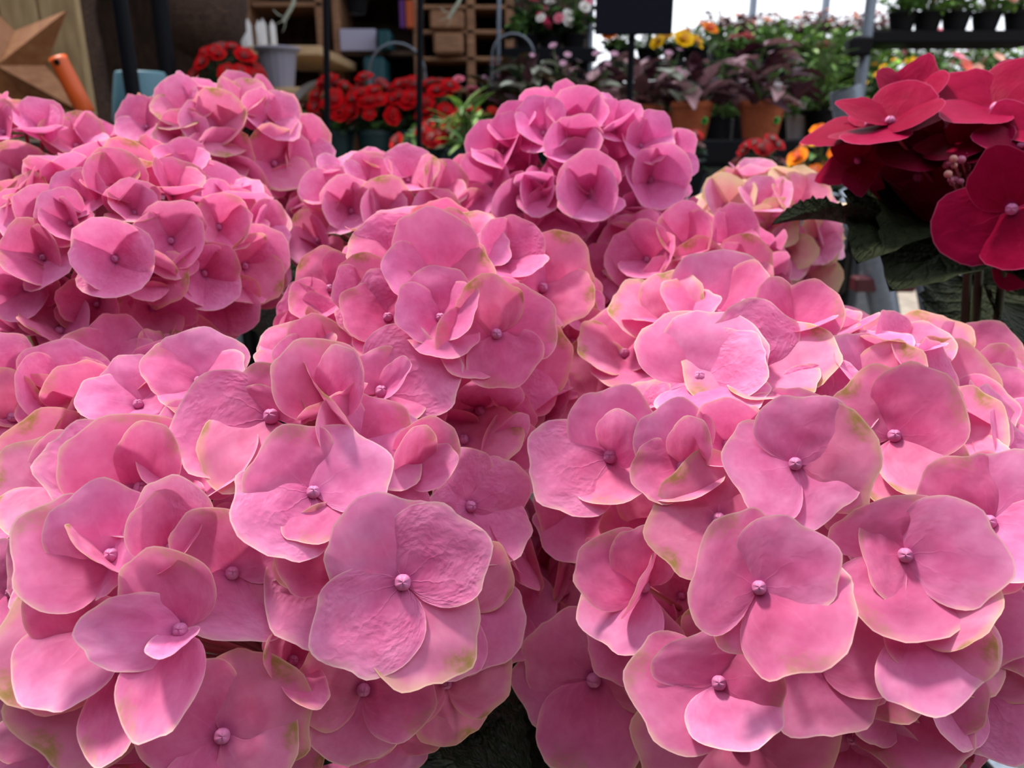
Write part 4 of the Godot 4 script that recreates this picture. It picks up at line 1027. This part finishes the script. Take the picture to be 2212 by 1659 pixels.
	potted("red_begonia", "small red begonia left of the row, by the curved white tray", "begonia", "", Vector3(on(662, 352, 2.55).x, y0, -2.55), 0.05, 0.09, "pot_green", Vector2(0.05, 0.10), ["round", ["leaf_mid"], 18, 0.04], [["rosette", "bloom_crimson", 0.02, 7]], true)
	potted("pink_begonia", "pale pink begonia right of the red row", "begonia", "", Vector3(on(1000, 352, 2.75).x, y0, -2.75), 0.05, 0.09, "pot_green", Vector2(0.06, 0.17), ["round", ["leaf_mid"], 22, 0.045], [["rosette", "bloom_pink", 0.021, 9, 1.1], ["rosette", "bloom_peach", 0.018, 5, 1.1]], true)
	potted("scarlet_begonia", "low scarlet begonia between the red row and the tall lilac bloom", "begonia", "", Vector3(on(1030, 352, 2.5).x, y0, -2.5), 0.05, 0.08, "pot_green", Vector2(0.11, 0.09), ["round", ["leaf_dark"], 22, 0.045], [["rosette", "bloom_scarlet", 0.02, 16, 1.05]], true)
	potted("red_begonia", "low red begonia just behind the ruffled pink bloom", "begonia", "", Vector3(on(925, 400, 2.0).x, y0, -2.0), 0.05, 0.05, "pot_green", Vector2(0.075, 0.065), ["round", ["leaf_mid"], 14, 0.045], [["rosette", "bloom_red", 0.026, 14, 1.0]], true)
	potted("boston_fern", "bright green fern beside the tall lilac bloom", "fern", "", Vector3(on(1005, 392, 1.95).x, y0, -1.95), 0.05, 0.05, "pot_green", Vector2(0.07, 0.13), ["narrow", ["leaf_mid", "leaf_bright"], 70, 0.09], [], true)
	potted("lime_foliage_plant", "lime green foliage plant at the top edge above the lilac panel", "plant", "", on(772, 30, 3.5), 0.05, 0.07, "black_plastic", Vector2(0.10, 0.08), ["narrow", ["leaf_lime"], 70, 0.09], [], false)


# ---------------------------------------------------------------- background, centre
func build_centre_background() -> void:
	# black sign on a slim post
	var c := on(1372, -20, 1.9)
	var o := thing("display_sign", "blank black sign board on a slim black post, top centre", "sign", Vector3(c.x, 0, c.z))
	slab_part("sign_board", o, "sign_black", 1288, -110, 1456, 74, 1.9, 0.012)
	part("sign_post", tube([Vector3.ZERO, Vector3(0, 0.6, -0.012), Vector3(0, c.y, -0.02)], 0.008, 0.008, 10), M["black_metal"], o)
	part("foot_plate", box(0.10, 0.015, 0.16), M["black_metal"], o, Transform3D(Basis(), Vector3(0, 0.0075, 0)))
	# shelf with pink and white flowers
	var y1 := on(1180, 112, 3.2).y
	bench("wall_rack", "dark rack holding the pink and white flowers at centre", Vector3(on(1085, 112, 3.05).x, y1, -3.05), Vector3(on(1290, 112, 3.05).x, y1, -3.5), M["black_metal"], M["black_metal"])
	for e in [["geranium", "hot pink geranium at the left of the dark rack", 1140, 0.05, "bloom_hot", 9, 0.13], ["white_begonia", "white flowered plant low on the dark rack", 1190, 0.06, "bloom_white", 8, 0.11], ["white_begonia", "taller white and pink flowered plant by the grey post", 1238, 0.07, "bloom_white", 9, 0.20]]:
		potted(e[0], e[1], "flower", "", Vector3(on(e[2], 112, 3.2).x, y1, -3.2), 0.05, 0.06, "black_plastic", Vector2(e[3] + 0.03, e[6]), ["round", ["leaf_dark", "leaf_mid"], 40, 0.06], [["rosette", e[4], 0.024, e[5], 1.05]] + ([["rosette", "bloom_pink", 0.02, 6, 1.0]] if e[6] > 0.15 else []), false)
	# bench of rex begonias: a black edge that catches little light
	var y2 := on(1600, 302, 2.35).y
	bench("display_bench", "black edged bench carrying the rex begonias in terracotta pots", Vector3(-0.058, y2, -2.2), Vector3(on(1850, 300, 2.2).x, y2, -2.95), M["black_plastic"], M["black_metal"], 0.06)
	var rex := [
		["rex begonia with silvery leaves in a terracotta pot, left of the dark purple one", 1490, 2.38, 0.062, 0.105, ["leaf_silver", "leaf_purple", "leaf_purple", "leaf_rose"], Vector2(0.10, 0.125), 40, 0.089],
		["dark purple rex begonia in a terracotta pot with a white tag", 1640, 2.34, 0.066, 0.105, ["leaf_purple", "leaf_purple", "leaf_purple", "leaf_rose"], Vector2(0.15, 0.165), 57, 0.105],
		["rex begonia in a terracotta pot behind the slim sign post", 1385, 2.5, 0.062, 0.10, ["leaf_purple", "leaf_mauve", "leaf_rose"], Vector2(0.13, 0.16), 51, 0.089],
		["bronze rex begonia with pale marked leaves, left of the sign post", 1275, 2.6, 0.062, 0.10, ["leaf_bronze", "leaf_purple", "leaf_rose", "leaf_silver"], Vector2(0.14, 0.15), 51, 0.089],
		["grey green rex begonia above the tall lilac bloom", 1150, 2.55, 0.062, 0.10, ["leaf_bronze", "leaf_silver", "leaf_dark", "leaf_purple"], Vector2(0.14, 0.16), 51, 0.095],
		["dark rex begonia at the left end of the terracotta row", 1075, 2.75, 0.06, 0.09, ["leaf_dark", "leaf_purple", "leaf_bronze"], Vector2(0.12, 0.16), 44, 0.095]]
	for e in rex:
		var b := Vector3(on(e[1], 302, e[2]).x, y2, -e[2])
		var t := potted("rex_begonia", e[0], "begonia", "rex begonias on the black edged bench", b, e[3], e[4], "terracotta", e[6], ["rex", e[5], e[7], e[8]], [], true)
		if e[1] in [1490, 1640]:
			part("sticker", lathe([Vector2(0, 0.003), Vector2(0.010, 0.003), Vector2(0.011, 0)], 14), M["sticker_green"], t, Transform3D(Basis(Vector3.RIGHT, PI / 2 * 0.92) , Vector3(0.028, e[4] * 0.5, sqrt(e[3] * e[3] * 0.74 - 0.0008))))
			part("plant_tag", box(0.022, 0.07 if e[1] == 1640 else 0.03, 0.002), M["tag_white"], t, Transform3D(Basis(Vector3.BACK, -0.12), Vector3(0.02 if e[1] == 1640 else 0.0, e[4] + 0.012, e[3] * 0.75)))
	var low := [["mottled pink and bronze begonia under the smaller wire arch", 1115, "leaf_bronze"], ["mottled pink and mauve begonia below the dark rack", 1215, "leaf_mauve"], ["mottled silver and mauve begonia left of the slim sign post", 1318, "leaf_mauve"], ["mottled silver begonia right of the slim sign post", 1432, "leaf_purple"]]
	for e in low:
		potted("fancy_begonia", e[0], "begonia", "mottled begonias at the back of the black edged bench", Vector3(on(e[1], 302, 2.8).x, y2, -2.82), 0.055, 0.09, "terracotta", Vector2(0.12, 0.21), ["rex", ["leaf_purple", e[2], "leaf_rose", "leaf_silver", "leaf_dark"], 75, 0.058], [["single", "bloom_lilac", 0.014, 10, 1.08]], true)
	for e in [["soft green herb behind the silvery rex begonia", 1455, "leaf_grey"], ["soft green herb between the two terracotta pots at the back", 1540, "leaf_mid"], ["bright green herb behind the dark purple rex begonia", 1625, "leaf_bright"], ["soft green herb left of the tall feathery plant", 1705, "leaf_grey"]]:
		potted("green_herb", e[0], "plant", "green herbs at the back of the black edged bench", Vector3(on(e[1], 302, 2.85).x, y2, -2.85), 0.05, 0.08, "black_plastic", Vector2(0.10, 0.22), ["oval", [e[2], "leaf_mid"], 80, 0.05], [], false)
	# orange and yellow flowers behind the sign post
	var y3 := on(1420, 140, 3.3).y
	bench("tiered_bench", "raised bench of orange and yellow flowers behind the sign post", Vector3(on(1300, 150, 3.1).x, y3, -3.1), Vector3(on(1720, 150, 3.1).x, y3, -3.7), M["black_plastic"], M["black_metal"], 0.03)
	for e in [["orange marigold behind the bottom edge of the black sign", 1340, 3.3, "bloom_orange", 3, 0.065, "leaf_mid"], ["orange marigold right of the black sign, tallest there", 1500, 3.3, "bloom_orange", 3, 0.075, "leaf_grey"], ["yellow and red flowered plant low between the two orange ones", 1455, 3.2, "bloom_yellow", 4, 0.03, "leaf_mid"], ["red orange flowered plant against the bright greenery", 1590, 3.35, "bloom_scarlet", 3, 0.05, "leaf_bright"], ["plain green bushy plant by the bright openings", 1660, 3.3, "bloom_coral", 0, 0.11, "leaf_bright"], ["plain grey green plant under the sign post", 1400, 3.3, "bloom_white", 0, 0.09, "leaf_grey"]]:
		potted("marigold" if e[0].contains("marigold") else "bedding_plant", e[0], "flower", "", Vector3(on(e[1], 150, e[2]).x, y3, -e[2]), 0.05, 0.06, "black_plastic", Vector2(0.08, e[5]), ["oval", [e[6], "leaf_mid"], 60, 0.045], [["rosette", e[3], 0.042, e[4], 1.08]], false)


# ---------------------------------------------------------------- background, right
func build_right_background() -> void:
	# tiers of greenery towards the bright end
	var tiers := [
		[5.2, 92, 1545, 1900, 44, 0.12, 0.12, ["leaf_mauve", "leaf_purple", "leaf_rose"], [["rosette", "bloom_peach", 0.02, 4, 1.0]], "heuchera", "mauve leaved heuchera along the sill of the bright openings", "mauve heucheras by the bright openings"],
		[4.5, 140, 1500, 1890, 58, 0.13, 0.17, ["leaf_bright", "leaf_mid"], [], "green_herb", "bushy light green plant on the upper far tier", "light green bushes in front of the heucheras"],
		[3.9, 205, 1690, 1900, 64, 0.10, 0.18, ["leaf_mid", "leaf_bright", "leaf_dark"], [], "green_herb", "mid green plant on the lower far tier", "mid green bushes beside the grey post"],
		[4.2, 170, 1900, 2260, 62, 0.11, 0.17, ["leaf_bright", "leaf_mid"], [["rosette", "bloom_pink", 0.02, 3, 1.0]], "bedding_plant", "pink dotted green plant on the right tier", "pink dotted plants right of the grey post"],
		[3.5, 255, 1895, 2260, 66, 0.09, 0.15, ["leaf_mid", "leaf_bright", "leaf_dark"], [["rosette", "bloom_yellow", 0.016, 2, 1.0]], "bedding_plant", "yellow dotted green plant on the lower right tier", "yellow dotted plants behind the red lacecap"]]
	var nth := ["first", "second", "third", "fourth", "fifth", "sixth", "seventh", "eighth", "ninth"]
	for t in tiers:
		var y := on(1900, t[1], t[0]).y
		bench("tiered_bench", "dark tier under the row of " + t[11], Vector3(on(t[2] - 30, t[1], t[0]).x, y, -t[0] + 0.16), Vector3(on(t[3] + 20, t[1], t[0]).x, y, -t[0] - 0.16), M["black_plastic"], M["black_metal"], 0.04, 0.5)
		var u: float = t[2]
		var k := 0
		while u < t[3]:
			potted(t[9], t[10] + ", " + nth[k] + " from its left end", "plant", t[10].replace("plant", "plants"), Vector3(on(u, t[1], t[0]).x, y, -t[0] + rng.randf_range(-0.05, 0.05)), 0.05, 0.06, "black_plastic", Vector2(t[5], t[6] * rng.randf_range(0.85, 1.15)), ["oval", t[7], 70, 0.055], t[8], false)
			u += t[4]
			k += 1
	# upper right shelf with black pots
	var y := on(2050, 72, 3.6).y
	structure("trim_7", box(5.6, 0.10, 0.10), M["galvanised"], Vector3(3.4, 3.0, -3.6), "grey roof purlin over the high shelf")
	var xs := Vector2(on(1905, 72, 3.4).x, on(2300, 72, 3.4).x)
	var hs := thing("hanging_shelf", "high black shelf of potted plants, upper right corner", "shelf", Vector3((xs.x + xs.y) / 2, y, -3.62))
	part("shelf_board", box(xs.y - xs.x, 0.05, 0.26), M["black_plastic"], hs, Transform3D(Basis(), Vector3(0, -0.025, 0)))
	for sx in [-1, 1]:
		part("hanger_rod", tube([Vector3(sx * ((xs.y - xs.x) / 2 - 0.02), 0, 0.02), Vector3(sx * ((xs.y - xs.x) / 2 - 0.02), 2.96 - y, 0.02)], 0.008, 0.008, 8), M["black_metal"], hs)
	for e in [["leafy green plant in a black pot at the left of the high shelf", 1945, "leaf_mid", ""], ["leafy plant with white gaps of light, second on the high shelf", 2000, "leaf_bright", ""], ["coral flowered fuchsia on the high shelf", 2060, "leaf_mid", "bloom_coral"], ["green plant in a black pot right of the coral fuchsia", 2125, "leaf_mid", ""], ["peach flowered plant at the corner of the high shelf", 2195, "leaf_bright", "bloom_peach"]]:
		potted("potted_plant", e[0], "plant", "", Vector3(on(e[1], 72, 3.55).x, y, -3.55), 0.06, 0.075, "black_plastic", Vector2(0.10, 0.16), ["oval", [e[2], "leaf_mid"], 70, 0.06], [["rosette", e[3], 0.022, 8, 1.05]] if e[3] != "" else [], false)
	# grey greenhouse post with a black box on it
	var a := on(1886, 0, 3.2)
	post("greenhouse_post", "grey greenhouse post carrying a black box", 1886, -30, 1852, 240, 3.2, 22, "galvanised")
	var s := slab(1836, 78, 1886, 120, 3.14, 0.06)
	tag(part("junction_box", s[0], M["black_plastic"], null, Transform3D(Basis(), s[1])), "black box fixed to the grey greenhouse post", "box")
	# tall snapdragon-like plant in a black pot
	var y2 := on(1600, 302, 2.35).y
	potted("tall_annual", "tall feathery green plant with one red flower in a black pot", "plant", "", Vector3(on(1770, 285, 2.45).x, y2, -2.45), 0.05, 0.085, "black_plastic", Vector2(0.075, 0.235), ["narrow", ["leaf_mid", "leaf_mid", "leaf_bright"], 160, 0.06], [["rosette", "bloom_red", 0.03, 1, 1.05]], true)
	potted("bedding_plant", "pale flowered small plant left of the tall feathery one", "plant", "", Vector3(on(1722, 285, 2.5).x, y2, -2.5), 0.04, 0.07, "tag_white", Vector2(0.05, 0.07), ["oval", ["leaf_bright"], 40, 0.04], [["rosette", "bloom_white", 0.014, 5, 1.0]], true)
	potted("bedding_plant", "pale flowered small plant right of the tall feathery one", "plant", "", Vector3(on(1822, 285, 2.5).x, y2, -2.5), 0.04, 0.07, "tag_white", Vector2(0.05, 0.08), ["oval", ["leaf_bright"], 40, 0.04], [["rosette", "bloom_white", 0.014, 5, 1.0]], true)
	# yellow and pink flowers above the red lacecap
	for e in [[212, 2.9, 1905, "dark shelf under the orange and yellow marigolds at the right"], [152, 3.2, 1905, "dark shelf under the fuchsias at the right"]]:
		var sy := on(2000, e[0], e[1]).y - 0.11
		bench("tiered_bench", e[3], Vector3(on(e[2], e[0], e[1]).x, sy, -e[1] + 0.12), Vector3(on(2280, e[0], e[1]).x, sy, -e[1] - 0.16), M["black_plastic"], M["black_metal"], 0.04, 0.3)
	for e in [["orange and yellow marigold just above the red lacecap", 1958, 205, 2.9, ["leaf_mid"], [["rosette", "bloom_orange", 0.046, 4, 1.0], ["rosette", "bloom_yellow", 0.04, 2, 1.1]], 0.07], ["single yellow marigold right of the orange one", 2048, 215, 2.9, ["leaf_bright", "leaf_mid"], [["rosette", "bloom_yellow", 0.046, 2, 1.0]], 0.075], ["yellow leaved plant beside the black box", 1945, 150, 3.3, ["leaf_lime", "leaf_bright"], [["rosette", "bloom_yellow", 0.016, 12, 1.0]], 0.09], ["pink fuchsia above the yellow marigold", 2045, 150, 3.2, ["leaf_mid"], [["single", "bloom_coral", 0.026, 7, 1.0], ["single", "bloom_pink", 0.024, 5, 1.0]], 0.09], ["peach flowered fuchsia at the far right", 2125, 160, 3.2, ["leaf_mid"], [["single", "bloom_peach", 0.024, 6, 1.0]], 0.09]]:
		var p := on(e[1], 212 if e[3] < 3.0 else 152, e[3])
		potted("bedding_plant", e[0], "flower", "", p - Vector3(0, 0.11, 0), 0.045, 0.07, "black_plastic", Vector2(e[6], 0.10), ["oval", e[4], 50, 0.045], e[5], true)
	# lower level: begonias on the mesh bench in front of the black edge
	var y4 := on(1700, 425, 1.75).y
	bench("mesh_bench", "low grey slatted bench with red, orange and yellow begonias", Vector3(0.365, y4, -1.5), Vector3(on(2230, 425, 1.5).x, y4, -2.1), M["galvanised"], M["galvanised"], 0.045)
	potted("crimson_begonia", "dark crimson begonia right of the pale pink bloom", "begonia", "", Vector3(on(1635, 425, 1.75).x, y4, -1.75), 0.045, 0.05, "black_plastic", Vector2(0.05, 0.07), ["round", ["leaf_dark"], 20, 0.035], [["rosette", "bloom_crimson", 0.019, 18, 1.1]], true)
	potted("crimson_begonia", "dark crimson begonia peeping out beside the tall lilac bloom", "begonia", "", Vector3(on(1480, 425, 1.75).x, y4, -1.75), 0.045, 0.06, "black_plastic", Vector2(0.045, 0.07), ["round", ["leaf_dark"], 20, 0.035], [["rosette", "bloom_crimson", 0.019, 12, 1.1]], true)
	potted("orange_begonia", "orange and yellow begonia left of the red lacecap", "begonia", "", Vector3(on(1765, 455, 1.6).x, on(1765, 455, 1.6).y, -1.6), 0.045, 0.03, "black_plastic", Vector2(0.06, 0.115), ["round", ["leaf_dark", "leaf_mid"], 30, 0.04], [["rosette", "bloom_orange", 0.022, 12, 1.12], ["rosette", "bloom_yellow", 0.017, 9, 1.05]], true)
	for e in [["orange begonia in the gap under the red lacecap", 1882, 440, "bloom_orange"], ["pink and peach begonia in the gap under the red lacecap", 1930, 430, "bloom_peach"], ["yellow begonia in the gap under the red lacecap", 1968, 445, "bloom_yellow"]]:
		var p := on(e[1], e[2], 1.75)
		potted("small_begonia", e[0], "begonia", "", Vector3(p.x, y4, p.z), 0.03, 0.02, "black_plastic", Vector2(0.03, 0.035), ["round", ["leaf_mid"], 10, 0.03], [["single", e[3], 0.02, 7, 1.0]], true)
	# galvanised trestle and barrow below
	post("trestle_leg", "broad grey metal leg below the gap under the lacecap leaves", 1880, 500, 1912, 680, 1.40, 62, "galvanised")
	post("trestle_leg", "second grey metal leg right of the broad one", 1985, 560, 2010, 690, 1.42, 36, "galvanised")
	s = slab(1900, 600, 2040, 632, 1.38, 0.03)
	tag(part("cross_rail", s[0], M["maroon"], null, Transform3D(Basis(), s[1])), "dark maroon rail across the grey metal legs", "rail")
	s = slab(1790, 540, 1880, 640, 1.6, 0.2)
	tag(part("plant_crate", s[0], M["black_plastic"], null, Transform3D(Basis(), s[1])), "black crate below the small bench at the right", "crate")
